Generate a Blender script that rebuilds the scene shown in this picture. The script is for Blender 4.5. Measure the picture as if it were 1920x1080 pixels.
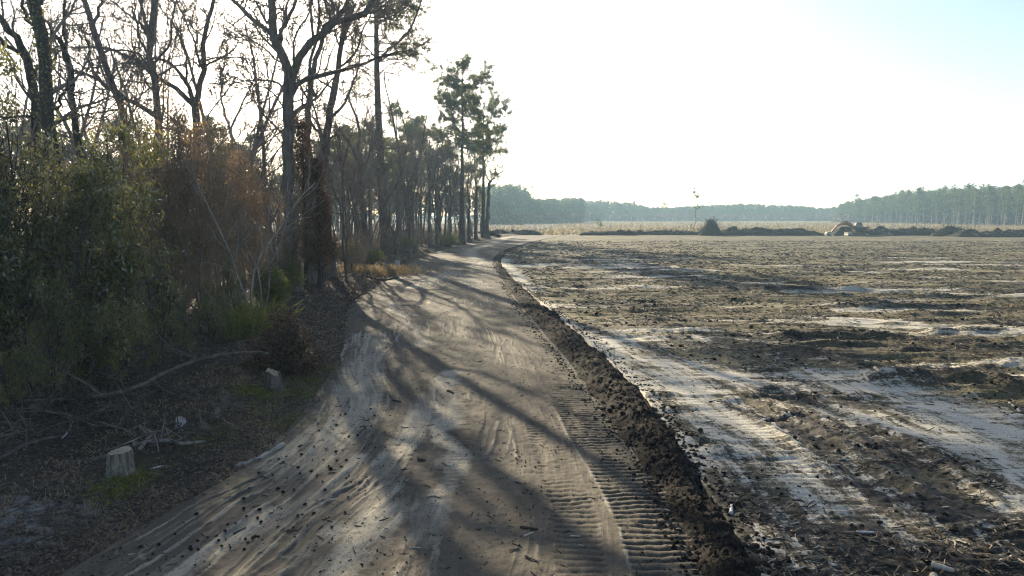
import bpy, math, random
import numpy as np
from mathutils import Vector, Matrix
C = bpy.context.scene
for o in list(bpy.data.objects): bpy.data.objects.remove(o)
COL = C.collection
# ------------------------------------------------------------------ camera, world, sun, exposure
CAM_H, FPX, PITCH = 4.5, 1297.0, math.atan(137/1297.0)
cam = bpy.data.cameras.new('camera'); cam_o = bpy.data.objects.new('camera', cam); COL.objects.link(cam_o)
cam.sensor_width = 36; cam.lens = 36*FPX/1920; cam.clip_start = .1; cam.clip_end = 8000
cam_o.location = (0, 0, CAM_H); cam_o.rotation_euler = (math.pi/2-PITCH, 0, 0)
C.camera = cam_o
SUN_EL, SUN_AZ = math.radians(21), math.radians(20.5)      # azimuth: degrees to the left of the +Y view
w = bpy.data.worlds.new('World'); C.world = w; w.use_nodes = True
nt = w.node_tree; nt.nodes.clear()
sky = nt.nodes.new('ShaderNodeTexSky'); sky.sky_type = 'NISHITA'; sky.sun_disc = False
sky.sun_elevation = SUN_EL; sky.sun_rotation = -SUN_AZ
sky.air_density = .8; sky.dust_density = 1.3; sky.ozone_density = .7
bg = nt.nodes.new('ShaderNodeBackground'); bg.inputs[1].default_value = .085
wo = nt.nodes.new('ShaderNodeOutputWorld')
nt.links.new(sky.outputs[0], bg.inputs[0]); nt.links.new(bg.outputs[0], wo.inputs[0])
sl = bpy.data.lights.new('sun', 'SUN'); sl.energy = 5.0; sl.angle = math.radians(.5); sl.color = (1, .86, .62)
so = bpy.data.objects.new('sun', sl); COL.objects.link(so)
sd = Vector((-math.sin(SUN_AZ)*math.cos(SUN_EL), math.cos(SUN_AZ)*math.cos(SUN_EL), math.sin(SUN_EL)))
so.rotation_euler = sd.to_track_quat('Z', 'Y').to_euler(); so.location = (-60, 160, 80)
C.view_settings.view_transform = 'Standard'; C.view_settings.look = 'None'
C.view_settings.exposure = 1.5; C.view_settings.gamma = 1
C.render.engine = 'CYCLES'
C.cycles.use_denoising = True; C.cycles.denoising_prefilter = 'ACCURATE'; C.cycles.denoising_input_passes = 'RGB_ALBEDO_NORMAL'; C.cycles.filter_width = 1.2; C.cycles.sample_clamp_indirect = 4
C.cycles.max_bounces = 6; C.cycles.diffuse_bounces = 2; C.cycles.glossy_bounces = 2
C.cycles.transmission_bounces = 3; C.cycles.volume_bounces = 0; C.cycles.transparent_max_bounces = 8
HAZE = .00052
# ------------------------------------------------------------------ helpers
CP, SP = math.cos(PITCH), math.sin(PITCH)
def ray(px, py):
    X, Y = (px-960)/FPX, (540-py)/FPX
    return Vector((X, CP+Y*SP, -SP+Y*CP))
def gp(px, py, z=0.0):                     # the ground point seen at a place in the 1920x1080 photograph
    d = ray(px, py); k = (z-CAM_H)/d.z
    return Vector((d.x*k, d.y*k, z))
def at(px, py, D):                         # the point at distance D (metres along y)
    d = ray(px, py); k = D/d.y
    return Vector((d.x*k, D, CAM_H+d.z*k))
def link(o, parent=None):
    COL.objects.link(o)
    if parent is not None: o.parent = parent
    return o
def tag(o, label=None, cat=None, group=None, kind=None):
    if label: o['label'] = label
    if cat: o['category'] = cat
    if group: o['group'] = group
    if kind: o['kind'] = kind
    return o
def thing(name, loc, label, cat, group=None, rz=0):
    o = bpy.data.objects.new(name, None); o.empty_display_size = .3; link(o)
    o.location = loc; o.rotation_euler = (0, 0, rz)
    return tag(o, label, cat, group)
def dup(root, loc, rz, sc=1, label=None, group=None, tilt=(0, 0)):
    r = root.copy(); COL.objects.link(r); r.location = loc; r.rotation_euler = (tilt[0], tilt[1], rz)
    r.scale = (sc, sc, sc) if not hasattr(sc, '__len__') else sc
    if label: r['label'] = label
    if group: r['group'] = group
    for ch in KIDS.get(root.name, []):
        c = ch.copy(); COL.objects.link(c); c.parent = r
        for g in KIDS.get(ch.name, []):
            d = g.copy(); COL.objects.link(d); d.parent = c
    return r
KIDS = {}
class MB:
    def __init__(s): s.v = []; s.q = []; s.t = []; s.n = 0
    def add(s, v, q=None, t=None):
        v = np.asarray(v, dtype=np.float32).reshape(-1, 3); s.v.append(v)
        if q is not None and len(q): s.q.append(np.asarray(q, dtype=np.int64).reshape(-1, 4)+s.n)
        if t is not None and len(t): s.t.append(np.asarray(t, dtype=np.int64).reshape(-1, 3)+s.n)
        s.n += len(v); return s
    def mesh(s, name, mat, off=None, smooth=True, attrs=None):
        me = bpy.data.meshes.new(name)
        v = np.concatenate(s.v) if s.v else np.zeros((0, 3), np.float32)
        if off is not None: v = v-np.array(off, dtype=np.float32)
        q = np.concatenate(s.q) if s.q else np.zeros((0, 4), np.int64)
        t = np.concatenate(s.t) if s.t else np.zeros((0, 3), np.int64)
        nq, n3 = len(q), len(t)
        me.vertices.add(len(v)); me.vertices.foreach_set('co', v.ravel())
        me.loops.add(nq*4+n3*3)
        me.loops.foreach_set('vertex_index', np.concatenate([q.ravel(), t.ravel()]).astype(np.int32))
        me.polygons.add(nq+n3)
        ls = np.concatenate([np.arange(nq)*4, nq*4+np.arange(n3)*3]).astype(np.int32)
        me.polygons.foreach_set('loop_start', ls)
        me.update(calc_edges=True)
        me.polygons.foreach_set('use_smooth', np.full(nq+n3, smooth, dtype=bool))
        for k, a in (attrs or {}).items():
            at_ = me.attributes.new(k, 'FLOAT', 'POINT'); at_.data.foreach_set('value', np.asarray(a, dtype=np.float32).ravel())
        me.materials.append(mat)
        return me
    def build(s, name, mat, parent=None, off=None, smooth=True, attrs=None):
        if off is None and parent is not None and parent.type == 'EMPTY': off = parent.location
        o = bpy.data.objects.new(name, s.mesh(name, mat, off, smooth, attrs)); link(o, parent)
        if parent is not None: KIDS.setdefault(parent.name, []).append(o)
        return o
def tubes(mb, P, R, k=5, cap=False):
    """P [B,N,3] centre lines, R [B,N] radii -> tubes with k sides"""
    P = np.asarray(P, dtype=np.float64); R = np.asarray(R, dtype=np.float64)
    if P.ndim == 2: P = P[None]; R = R[None]
    B, N, _ = P.shape
    if B == 0: return
    T = np.gradient(P, axis=1); T /= np.linalg.norm(T, axis=2, keepdims=True)+1e-9
    mean = P[:, -1]-P[:, 0]; mean /= np.linalg.norm(mean, axis=1, keepdims=True)+1e-9
    ref = np.where(np.abs(mean[:, 2:3]) > .7, np.array([[1., 0, 0]]), np.array([[0, 0, 1.]]))
    u = np.cross(T, ref[:, None, :]); u /= np.linalg.norm(u, axis=2, keepdims=True)+1e-9
    v = np.cross(T, u)
    a = np.arange(k)*2*np.pi/k
    ring = P[:, :, None, :]+R[:, :, None, None]*(np.cos(a)[None, None, :, None]*u[:, :, None, :]+np.sin(a)[None, None, :, None]*v[:, :, None, :])
    idx = np.arange(B*N*k).reshape(B, N, k)
    nx = np.roll(idx, -1, axis=2)
    q = np.stack([idx[:, :-1], nx[:, :-1], nx[:, 1:], idx[:, 1:]], axis=-1).reshape(-1, 4)
    V = ring.reshape(-1, 3)
    if cap:
        ce = P[:, [0, -1]].reshape(-1, 3); V = np.concatenate([V, ce]); c0 = B*N*k
        tr = []
        for b in range(B):
            for e, row in ((0, idx[b, 0]), (1, idx[b, -1])):
                for j in range(k):
                    a0, a1 = row[j], row[(j+1) % k]
                    tr.append((a1, a0, c0+2*b+e) if e == 0 else (a0, a1, c0+2*b+e))
        mb.add(V, q, tr)
    else: mb.add(V, q)
def resample(pts, n):
    p = np.array([list(x) for x in pts], dtype=float)
    # Catmull-Rom
    if len(p) > 2:
        pp = np.vstack([2*p[0]-p[1], p, 2*p[-1]-p[-2]]); o = []
        for i in range(1, len(pp)-2):
            for t in np.linspace(0, 1, 6, endpoint=False):
                a, b, c, d = pp[i-1], pp[i], pp[i+1], pp[i+2]
                o.append(.5*((2*b)+(-a+c)*t+(2*a-5*b+4*c-d)*t*t+(-a+3*b-3*c+d)*t**3))
        o.append(pp[-2]); p = np.array(o)
    s = np.concatenate([[0], np.cumsum(np.linalg.norm(np.diff(p, axis=0), axis=1))])
    x = np.linspace(0, s[-1], n)
    return np.stack([np.interp(x, s, p[:, i]) for i in range(3)], axis=1)
def blades(mb, Cn, Dr, Wd, L, Wt, rng, bend=0.0):
    """leaf or needle quads: centres, directions, width dirs are random if Wd is None"""
    n = len(Cn)
    if n == 0: return
    Dr = Dr/(np.linalg.norm(Dr, axis=1, keepdims=True)+1e-9)
    if Wd is None: Wd = rng.normal(size=(n, 3))
    Wd = np.cross(Dr, Wd); Wd /= np.linalg.norm(Wd, axis=1, keepdims=True)+1e-9
    L = np.broadcast_to(np.asarray(L, dtype=float), (n,))[:, None]; Wt = np.broadcast_to(np.asarray(Wt, dtype=float), (n,))[:, None]
    nrm = np.cross(Dr, Wd)
    a = Cn; b = Cn+Dr*L*.5+Wd*Wt*.5+nrm*L*bend; c = Cn+Dr*L; d = Cn+Dr*L*.5-Wd*Wt*.5+nrm*L*bend
    V = np.stack([a, b, c, d], axis=1).reshape(-1, 3)
    mb.add(V, np.arange(4*n).reshape(n, 4))
# numpy noise
def _hash(ix, iy, seed):
    h = (ix.astype(np.int64)*374761393+iy.astype(np.int64)*668265263+seed*982451653) & 0xffffffff
    h = ((h ^ (h >> 13))*1274126177) & 0xffffffff
    return ((h ^ (h >> 16)) & 0xffff)/65535.0
def vnoise(x, y, seed=0):
    ix, iy = np.floor(x), np.floor(y); fx, fy = x-ix, y-iy
    fx = fx*fx*fx*(fx*(fx*6-15)+10); fy = fy*fy*fy*(fy*(fy*6-15)+10)
    a, b = _hash(ix, iy, seed), _hash(ix+1, iy, seed); c, d = _hash(ix, iy+1, seed), _hash(ix+1, iy+1, seed)
    return (a+(b-a)*fx)+((c+(d-c)*fx)-(a+(b-a)*fx))*fy
def fbm(x, y, seed=0, oc=4, gain=.5):
    s = 0; amp = 1; tot = 0; ca, sa = math.cos(.6), math.sin(.6)
    for i in range(oc):
        s = s+amp*vnoise(x, y, seed+i*17); tot += amp; amp *= gain
        x, y = (x*ca-y*sa)*2.03+3.1, (x*sa+y*ca)*2.03-1.7
    return s/tot                             # 0..1, mean .5
def sm(a, b, x):
    t = np.clip((x-a)/(b-a), 0, 1); return t*t*(3-2*t)
def seg_dist(x, y, pts):
    """distance to a polyline of (x,y) points, and the fraction along it, and the arc length"""
    best = np.full(x.shape, 1e9); arc = np.zeros(x.shape); s0 = 0
    tot = sum(math.dist(pts[i][:2], pts[i+1][:2]) for i in range(len(pts)-1))
    for i in range(len(pts)-1):
        ax, ay, bx, by = pts[i][0], pts[i][1], pts[i+1][0], pts[i+1][1]
        L2 = (bx-ax)**2+(by-ay)**2+1e-9
        t = np.clip(((x-ax)*(bx-ax)+(y-ay)*(by-ay))/L2, 0, 1)
        d = np.hypot(x-ax-t*(bx-ax), y-ay-t*(by-ay))
        m = d < best; best = np.where(m, d, best); arc = np.where(m, s0+t*math.sqrt(L2), arc); s0 += math.sqrt(L2)
    return best, arc/tot, arc
# ------------------------------------------------------------------ materials
class NT:
    def __init__(s, name):
        s.m = bpy.data.materials.new(name); s.m.use_nodes = True; s.t = s.m.node_tree; s.t.nodes.clear()
        s.out = s.n('ShaderNodeOutputMaterial')
    def n(s, k, **kw):
        o = s.t.nodes.new(k)
        for a, b in kw.items(): setattr(o, a, b)
        return o
    def l(s, a, b): s.t.links.new(a, b)
    def val(s, sock, v):
        if hasattr(v, 'is_linked') or hasattr(v, 'node'): s.l(v, sock)
        else: sock.default_value = v
    def noise(s, co, scale, detail=5, rough=.55, dist=0, sc=None):
        if sc is not None:
            mp = s.n('ShaderNodeMapping'); s.l(co, mp.inputs[0]); mp.inputs['Scale'].default_value = sc; co = mp.outputs[0]
        x = s.n('ShaderNodeTexNoise'); s.l(co, x.inputs['Vector']); x.inputs['Scale'].default_value = scale
        x.inputs['Detail'].default_value = detail; x.inputs['Roughness'].default_value = rough; x.inputs['Distortion'].default_value = dist
        return x.outputs['Fac']
    def ramp(s, f, stops):
        r = s.n('ShaderNodeValToRGB'); s.l(f, r.inputs[0]); el = r.color_ramp.elements
        while len(el) < len(stops): el.new(.5)
        for e, (p, c) in zip(el, stops):
            e.position = p; e.color = (c, c, c, 1) if not hasattr(c, '__len__') else (*c, 1)
        return r.outputs[0]
    def mix(s, f, a, b, mode='MIX'):
        x = s.n('ShaderNodeMix', data_type='RGBA', blend_type=mode)
        s.val(x.inputs[0], f)
        for sock, v in ((x.inputs[6], a), (x.inputs[7], b)):
            if hasattr(v, 'node'): s.l(v, sock)
            else: sock.default_value = (*v, 1)
        return x.outputs[2]
    def math(s, op, a, b=0.0, clamp=False):
        x = s.n('ShaderNodeMath', operation=op, use_clamp=clamp); s.val(x.inputs[0], a); s.val(x.inputs[1], b); return x.outputs[0]
    def attr(s, name): return s.n('ShaderNodeAttribute', attribute_name=name).outputs['Fac']
    def obj(s): return s.n('ShaderNodeTexCoord').outputs['Object']
    def pos(s): return s.n('ShaderNodeNewGeometry').outputs['Position']
    def island(s): return s.n('ShaderNodeNewGeometry').outputs['Random Per Island']
    def bsdf(s, col, rough=.9, bump=None, bstr=.5, bdist=.02, spec=.3, metal=0):
        b = s.n('ShaderNodeBsdfPrincipled')
        if hasattr(col, 'node'): s.l(col, b.inputs['Base Color'])
        else: b.inputs['Base Color'].default_value = (*col, 1)
        s.val(b.inputs['Roughness'], rough); b.inputs['Specular IOR Level'].default_value = spec; b.inputs['Metallic'].default_value = metal
        if bump is not None:
            bn = s.n('ShaderNodeBump'); bn.inputs['Strength'].default_value = bstr; bn.inputs['Distance'].default_value = bdist
            s.l(bump, bn.inputs['Height']); s.l(bn.outputs[0], b.inputs['Normal'])
        s.l(b.outputs[0], s.out.inputs[0]); return b
def mat_plain(name, col, rough=.7, var=.25, scale=8, metal=0, spec=.4):
    t = NT(name); f = t.noise(t.obj(), scale, 4)
    c = t.mix(t.ramp(f, [(.3, 0), (.7, 1)]), tuple(x*(1-var) for x in col), tuple(min(1, x*(1+var)) for x in col))
    t.bsdf(c, rough, f, .15, .01, spec, metal); return t.m
def mat_bark(name, c0, c1, scale=6, stretch=5):
    t = NT(name); co = t.obj()
    f = t.noise(co, scale, 6, .6, .4, (1, 1, 1/stretch)); g = t.noise(co, .7, 3)
    c = t.mix(t.ramp(f, [(.35, 0), (.68, 1)]), c0, c1)
    c = t.mix(t.ramp(g, [(.45, 0), (.75, .35)]), c, (c1[0]*.9, c1[1]*1.05, c1[2]*.85))
    t.bsdf(c, .9, f, .8, .03, .2); return t.m
def mat_leaf(name, c0, c1, rough=.5, trans=.35, spec=.4, tcol=None, coat=0):
    t = NT(name); r = t.island()
    c = t.mix(r, c0, c1)
    b = t.bsdf(c, rough, spec=spec)
    tr = t.n('ShaderNodeBsdfTranslucent')
    t.l(t.mix(r, tcol or tuple(x*1.3 for x in c0), tuple(x*1.5 for x in (tcol or c1))), tr.inputs[0])
    mx = t.n('ShaderNodeMixShader'); mx.inputs[0].default_value = trans
    b.inputs['Coat Weight'].default_value = coat; b.inputs['Coat Roughness'].default_value = .1; t.l(b.outputs[0], mx.inputs[1]); t.l(tr.outputs[0], mx.inputs[2]); t.l(mx.outputs[0], t.out.inputs[0]); return t.m
M = {}
M['bark'] = mat_bark('grey_bark', (.05, .04, .035), (.17, .135, .115))
M['bark_dark'] = mat_bark('dark_bark', (.022, .018, .015), (.075, .06, .048))
M['bark_pine'] = mat_bark('pine_bark', (.045, .03, .024), (.16, .115, .09), 4, 3)
M['bark_pale'] = mat_bark('pale_bark', (.14, .12, .10), (.38, .34, .3), 5, 5)
M['twig'] = mat_plain('twig_bark', (.17, .13, .105), .9, .4, 1.5)
M['twig_brown'] = mat_plain('brown_twig_bark', (.20, .145, .105), .9, .4, 1.5)
M['holly'] = mat_leaf('evergreen_leaf', (.035, .052, .018), (.095, .11, .035), .18, .45, .8, (.26, .24, .055), .8)
M['brownleaf'] = mat_leaf('russet_leaf', (.10, .075, .035), (.21, .14, .07), .25, .5, .7, (.24, .15, .07))
M['cedar'] = mat_leaf('russet_cedar_spray', (.075, .042, .024), (.165, .09, .045), .6, .4, .2)
M['pine'] = mat_leaf('pine_needle', (.035, .048, .016), (.09, .10, .03), .5, .42, .35, (.12, .13, .04))
M['twig_dark'] = mat_plain('dark_litter_twig', (.05, .038, .03), .9, .5, 3)
M['pine_far'] = mat_leaf('far_pine_needle', (.028, .045, .016), (.075, .095, .03), .6, .35, .2, (.08, .11, .03))
M['fern'] = mat_leaf('yellow_green_leaf', (.09, .11, .022), (.2, .2, .04), .45, .45, .3)
M['straw'] = mat_leaf('dry_straw', (.16, .11, .06), (.33, .25, .14), .7, .35, .2)
M['meadowgrass'] = mat_leaf('meadow_straw', (.12, .095, .05), (.26, .205, .115), .7, .3, .2)
M['litter'] = mat_leaf('leaf_litter', (.04, .028, .02), (.22, .15, .10), .6, .12, .3)
M['deadleaf'] = mat_leaf('dead_leaf', (.035, .022, .015), (.13, .075, .045), .6, .25, .3)
M['wood_chip'] = mat_leaf('wood_chip', (.02, .016, .012), (.2, .155, .1), .7, .02, .3)
M['sawn'] = mat_plain('sawn_wood', (.42, .36, .27), .7, .2, 12)
M['weathered'] = mat_plain('weathered_wood', (.42, .41, .39), .7, .25, 9)
# ------------------------------------------------------------------ ground plan (plan curves of the track, in metres)
def plan(px):
    p = sorted([(g.y, g.x) for g in (gp(*q) for q in px)])
    y = np.array([a for a, b in p]); x = np.array([b for a, b in p])
    y0 = np.array([-12.0, 3.0]); x0 = x[0]+(x[2]-x[0])/(y[2]-y[0])*(y0-y[0])
    return np.concatenate([y0, y, [400]]), np.concatenate([x0, x, [x[-1]+30]])
def smooth_interp(y, tab):
    y = np.asarray(y, dtype=float); k = .03*np.maximum(np.abs(y), 5)
    return sum(np.interp(y+o*k, *tab)*wt for o, wt in ((-2, .1), (-1, .2), (0, .4), (1, .2), (2, .1)))
TL = plan([(150,1067),(233,1020),(300,975),(393,925),(467,880),(540,815),(600,740),(640,680),(650,640),(645,600),(660,570),(690,545),(740,515),(775,490),(800,478),(860,462),(925,447),(990,439.8)])
TR = plan([(1310,1080),(1275,1000),(1245,950),(1195,860),(1140,785),(1090,725),(1040,660),(995,605),(960,560),(935,520),(922,495),(925,480),(945,468),(980,457),(1020,448),(1060,442)])
TB = plan([(1425,1080),(1370,980),(1320,900),(1280,840),(1220,755),(1160,690),(1110,645),(1060,605),(1010,565),(970,530),(943,503),(938,488),(952,473),(987,459),(1024,449),(1062,442.3)])
XL = lambda y: smooth_interp(y, TL)
XR = lambda y: smooth_interp(y, TR)
XB = lambda y: np.maximum(smooth_interp(y, TB), XR(y)+.45)
def rows(y0, y1, dmin, k):
    o = [y0]
    while o[-1] < y1: o.append(o[-1]+max(dmin, k*abs(o[-1])))
    return np.array(o)
def sheet(name, X, Y, Z, mat, kind='structure', attrs=None, cat=None):
    n, m = X.shape
    mb = MB(); idx = np.arange(n*m).reshape(n, m)
    q = np.stack([idx[:-1, :-1], idx[:-1, 1:], idx[1:, 1:], idx[1:, :-1]], axis=-1).reshape(-1, 4)
    mb.add(np.stack([X, Y, Z], axis=-1), q)
    return tag(mb.build(name, mat, attrs=attrs), kind=kind)
gpl = lambda L: [tuple(gp(*p)[:2]) for p in L]
# ---- forest floor height (also used to seat trees)
def floor_z(x, y):
    x = np.asarray(x, dtype=float); y = np.asarray(y, dtype=float)
    d = XL(y)-x
    return -.03+.34*sm(.05, 2.4, d)+.22*(fbm(x*.6, y*.6, 5, 3)-.5)*sm(0, 2, d)+.08*sm(.2, 1.0, d)*(fbm(x*2.5, y*2.5, 9, 3)-.5)
def fz(x, y): return float(floor_z(np.array([x]), np.array([y]))[0])
def build_floor():
    ys = rows(2, 330, .06, .0075); n = len(ys)
    u = np.linspace(0, 1, 330)**1.9
    wd = np.maximum(26, 1.0*ys+18)
    Y = np.repeat(ys[:, None], len(u), 1); X = XL(Y)+.25-wd[:, None]*u[None, :]
    Z = floor_z(X, Y)+.02*(fbm(X*9, Y*9, 3, 3)-.5)*np.clip(30/np.maximum(Y, 8), 0, 1)
    Z = np.where(u[None, :] < .004, -.08, Z)
    moss = np.zeros(X.shape)
    for px, py, r in ((590,715,.9),(480,750,.6),(560,790,.6),(530,770,.6),(205,945,.35),(235,915,.3),(270,905,.3),(620,690,.5),(560,740,.7),(690,700,.0),(410,830,.5),(660,605,.9),(600,650,.6)):
        g = gp(px, py)
        if r: moss = np.maximum(moss, np.exp(-(np.hypot(X-g.x, (Y-g.y)*.7)/r)**2))
    pale = np.zeros(X.shape)
    for px, py, r in ((60,1000,1.0),(140,985,.7),(10,1050,1.0),(180,960,.4),(460,860,.3),(370,920,.3)):
        g = gp(px, py); pale = np.maximum(pale, np.exp(-(np.hypot(X-g.x, Y-g.y)/r)**2))
    strip = sm(.9, .15, XL(Y)-X)
    t = NT('forest_soil'); co = t.pos()
    f = t.noise(co, 1.3, 5, .6); g = t.noise(co, 22, 4, .7); h = t.noise(co, 7, 5, .65)
    c = t.mix(t.ramp(h, [(.35, 0), (.65, 1)]), (.022, .016, .013), (.07, .052, .037))
    c = t.mix(t.ramp(g, [(.56, 0), (.68, .8)]), c, (.12, .088, .06))
    c = t.mix(t.ramp(f, [(.5, 0), (.7, .6)]), c, (.07, .052, .032))
    mf = t.math('MULTIPLY', t.attr('moss'), t.ramp(h, [(.38, 0), (.56, 1)]))
    c = t.mix(mf, c, (.09, .1, .018))
    pf = t.math('MULTIPLY', t.attr('pale'), t.ramp(h, [(.4, .15), (.6, 1)]))
    c = t.mix(pf, c, (.22, .21, .19))
    hb = t.math('ADD', t.math('MULTIPLY', g, .5), h)
    t.bsdf(c, .95, hb, .9, .06, .15)
    sheet('forest_floor', X, Y, Z, t.m, attrs={'moss': moss, 'pale': pale})
# ---- dirt road
RUTS = [([(660,650),(655,720),(640,790),(600,850),(520,920),(430,985),(300,1075),(200,1140)], .30),
        ([(700,620),(690,700),(700,760),(690,800),(640,870),(560,950),(470,1030),(400,1100)], .26),
        ([(750,590),(755,660),(770,700),(800,740),(790,790),(740,850),(650,930),(560,1010),(480,1100)], .26),
        ([(800,530),(790,600),(790,690),(820,720),(840,770),(830,850),(800,950),(780,1100)], .28),
        ([(870,500),(860,560),(850,640),(820,690),(800,760),(760,820),(700,900),(640,1000),(580,1100)], .24),
        ([(840,480),(870,520),(900,560),(880,600),(900,680),(890,760),(870,860),(850,960),(860,1100)], .26),
        ([(900,480),(880,520),(930,600),(960,680),(990,760),(1010,860)], .25),
        ([(960,455),(900,480),(840,520),(800,560),(770,620),(720,680)], .35),
        ([(930,470),(880,500),(890,540),(940,590),(1000,660),(1060,740)], .3),
        ([(620,830),(520,900),(400,965),(290,1040)], .2)]
PALE = [([(690,630),(680,720),(650,790),(560,870)], .8), ([(840,700),(800,780),(760,840),(720,900),(690,980),(640,1070),(620,1110)], .42),
        ([(640,1000),(700,1000),(740,960)], .5), ([(800,760),(840,740),(850,800)], .35), ([(780,540),(850,510),(900,540)], .9),
        ([(500,960),(420,1020),(330,1080)], .35), ([(560,850),(640,820)], .3), ([(960,440.5),(930,455),(880,470),(900,500)], 1.2),
        ([(820,790),(850,850),(830,930),(800,1010)], .3), ([(720,560),(760,600),(790,650)], .4), ([(470,1010),(600,930),(680,860)], .3)]
CLEATS = [([(985,620),(1060,730),(1120,830),(1180,910),(1225,990),(1262,1080),(1280,1120)], .52, 1.0),
          ([(1010,790),(1040,870),(1078,960),(1090,1080),(1096,1120)], .34, .55), ([(870,760),(855,850),(835,920)], .26, .4)]
ROAD = {}
def road_at(x, y):
    R = ROAD; i = np.clip(np.searchsorted(R['ys'], y), 0, len(R['ys'])-1); n = R['Z'].shape[1]
    return R['Z'][i, np.clip(np.rint((x-R['xl'][i])/R['w'][i]*(n-1)).astype(int), 0, n-1)]
def build_road():
    ys = rows(2.5, 153, .024, .0028)
    u = np.linspace(0, 1, 300)
    Y = np.repeat(ys[:, None], len(u), 1); xl = XL(ys)[:, None]; xr = XR(ys)[:, None]
    X = xl-.12+(xr-xl+.34)*u[None, :]
    near = np.clip(22/np.maximum(Y, 6), 0, 1)
    Z = .03+.10*(fbm(X*.5, Y*.25, 11, 3)-.5)+.035*near*(fbm(X*3.2, Y*.8, 12, 4)-.5)+.022*near*(fbm(X*11, Y*9, 14, 3)-.5)
    rut = np.zeros(X.shape); pale = np.zeros(X.shape); dark = np.zeros(X.shape)
    wx = X+.25*(fbm(X*1.2, Y*.6, 21, 3)-.5); 
    TW = [(gpl(L), wd*.62) for L, wd in RUTS]; TW += [([(x+1.75+.15*math.sin(i), y) for x, y in L], wd*.8) for i, (L, wd) in enumerate(TW)]; TW += [([(x-.38, y) for x, y in L], wd*.5) for L, wd in TW]
    cz = np.zeros(X.shape)
    for L, hw, am in CLEATS: cz = np.maximum(cz, sm(hw+.3, hw, seg_dist(X, Y, gpl(L))[0]))
    for L, wd in TW:
        d, f, a = seg_dist(wx, Y, L); d = d/wd
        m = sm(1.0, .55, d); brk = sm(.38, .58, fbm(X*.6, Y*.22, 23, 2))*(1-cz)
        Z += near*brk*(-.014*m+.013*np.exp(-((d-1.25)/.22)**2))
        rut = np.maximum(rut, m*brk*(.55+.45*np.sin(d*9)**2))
        pale = np.maximum(pale, .75*np.exp(-((d-1.25)/.28)**2)*brk)
    for L, wd in PALE:
        d, f, a = seg_dist(X+.5*(fbm(X*.9, Y*.5, 25, 4)-.5), Y, gpl(L))
        pale = np.maximum(pale, np.exp(-(d/wd)**2))
    for L, hw, am in CLEATS:
        P = gpl(L); d, f, a = seg_dist(X, Y, P)
        m = sm(hw+.03, hw-.05, d+.06*(fbm(X*3, Y*3, 31, 2)-.5))*sm(.27, .44, fbm(X*1.3, Y*.5, 33, 3))
        wv = np.abs(np.sin(np.pi*(a+.10*fbm(X*2.4, Y*2.4, 35, 3))/.165))
        near2 = np.clip(1.6-Y/22, 0, 1)
        Z += am*near2*m*(.45+1.1*fbm(X*1.7, Y*1.7, 39, 3))*(-.042*(1-wv)**1.5+.008)
        edge = np.exp(-((d-hw)/.05)**2)*near2*am
        Z += .012*edge; pale = np.maximum(pale, .7*edge*sm(.3, .5, fbm(X, Y*.5, 37, 2)))
        dark = np.maximum(dark, am*m*near2*(1-wv)**1.2)  # grooves coloured darker: dark soil plus painted shade inside the cleat marks
    Z = np.where((u[None, :] < .006) | (u[None, :] > .994), -.14, Z)
    ROAD.update(ys=ys, xl=xl[:, 0]-.12, w=(xr-xl)[:, 0]+.34, Z=Z)
    sw = plan([(700,560),(705,640),(715,700),(745,740),(735,790),(685,860),(600,940),(510,1010),(430,1080)])
    fr = np.clip((X-xl)/(xr-xl), 0, 1); ce = (xl+xr)*.5; wgt = sm(.72, .42, fr)*sm(40, 30, Y)
    LAT = X-(ce+wgt*(smooth_interp(ys, sw)[:, None]-ce))
    t = NT('packed_dirt'); pos = t.pos()
    cx = t.n('ShaderNodeCombineXYZ'); t.l(t.attr('lat'), cx.inputs[0]); t.l(t.attr('along'), cx.inputs[1]); co = cx.outputs[0]
    st = t.noise(co, 1.0, 6, .62, .5, (2.6, .22, 1)); st2 = t.noise(co, 1.0, 5, .6, .3, (9, .5, 1))
    br = t.noise(pos, .45, 5, .55, .4); fine = t.noise(pos, 26, 5, .7); sp = t.noise(pos, 60, 2, .5); mid = t.noise(pos, 3.4, 6, .65)
    c = t.mix(t.ramp(st, [(.3, 0), (.7, 1)]), (.036, .031, .024), (.118, .10, .072))
    c = t.mix(t.ramp(br, [(.40, 0), (.60, .6)]), c, (.062, .049, .036))
    pf = t.math('ADD', t.attr('pale'), t.math('MULTIPLY', t.math('SUBTRACT', st2, .5), 1.7))
    pf = t.math('ADD', pf, t.math('MULTIPLY', t.math('SUBTRACT', mid, .5), .9))
    c = t.mix(t.ramp(pf, [(.38, 0), (.95, .9)]), c, (.33, .295, .225))
    c = t.mix(t.ramp(st2, [(.58, 0), (.74, .5)]), c, (.21, .18, .13))
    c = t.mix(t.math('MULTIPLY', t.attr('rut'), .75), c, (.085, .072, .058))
    c = t.mix(t.math('MULTIPLY', t.attr('dark'), .6), c, (.045, .037, .03))
    c = t.mix(t.ramp(fine, [(.53, 0), (.64, .75)]), c, (.04, .032, .024))
    c = t.mix(t.ramp(fine, [(.28, .35), (.38, 0)]), c, (.26, .22, .17))
    hb = t.math('ADD', t.math('MULTIPLY', fine, .35), t.math('ADD', st2, t.math('MULTIPLY', mid, .6)))
    t.bsdf(c, .9, hb, .7, .04, .25)
    sheet('dirt_road', X, Y, Z, t.m, attrs={'rut': rut, 'pale': pale, 'dark': dark, 'lat': LAT, 'along': Y})
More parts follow.
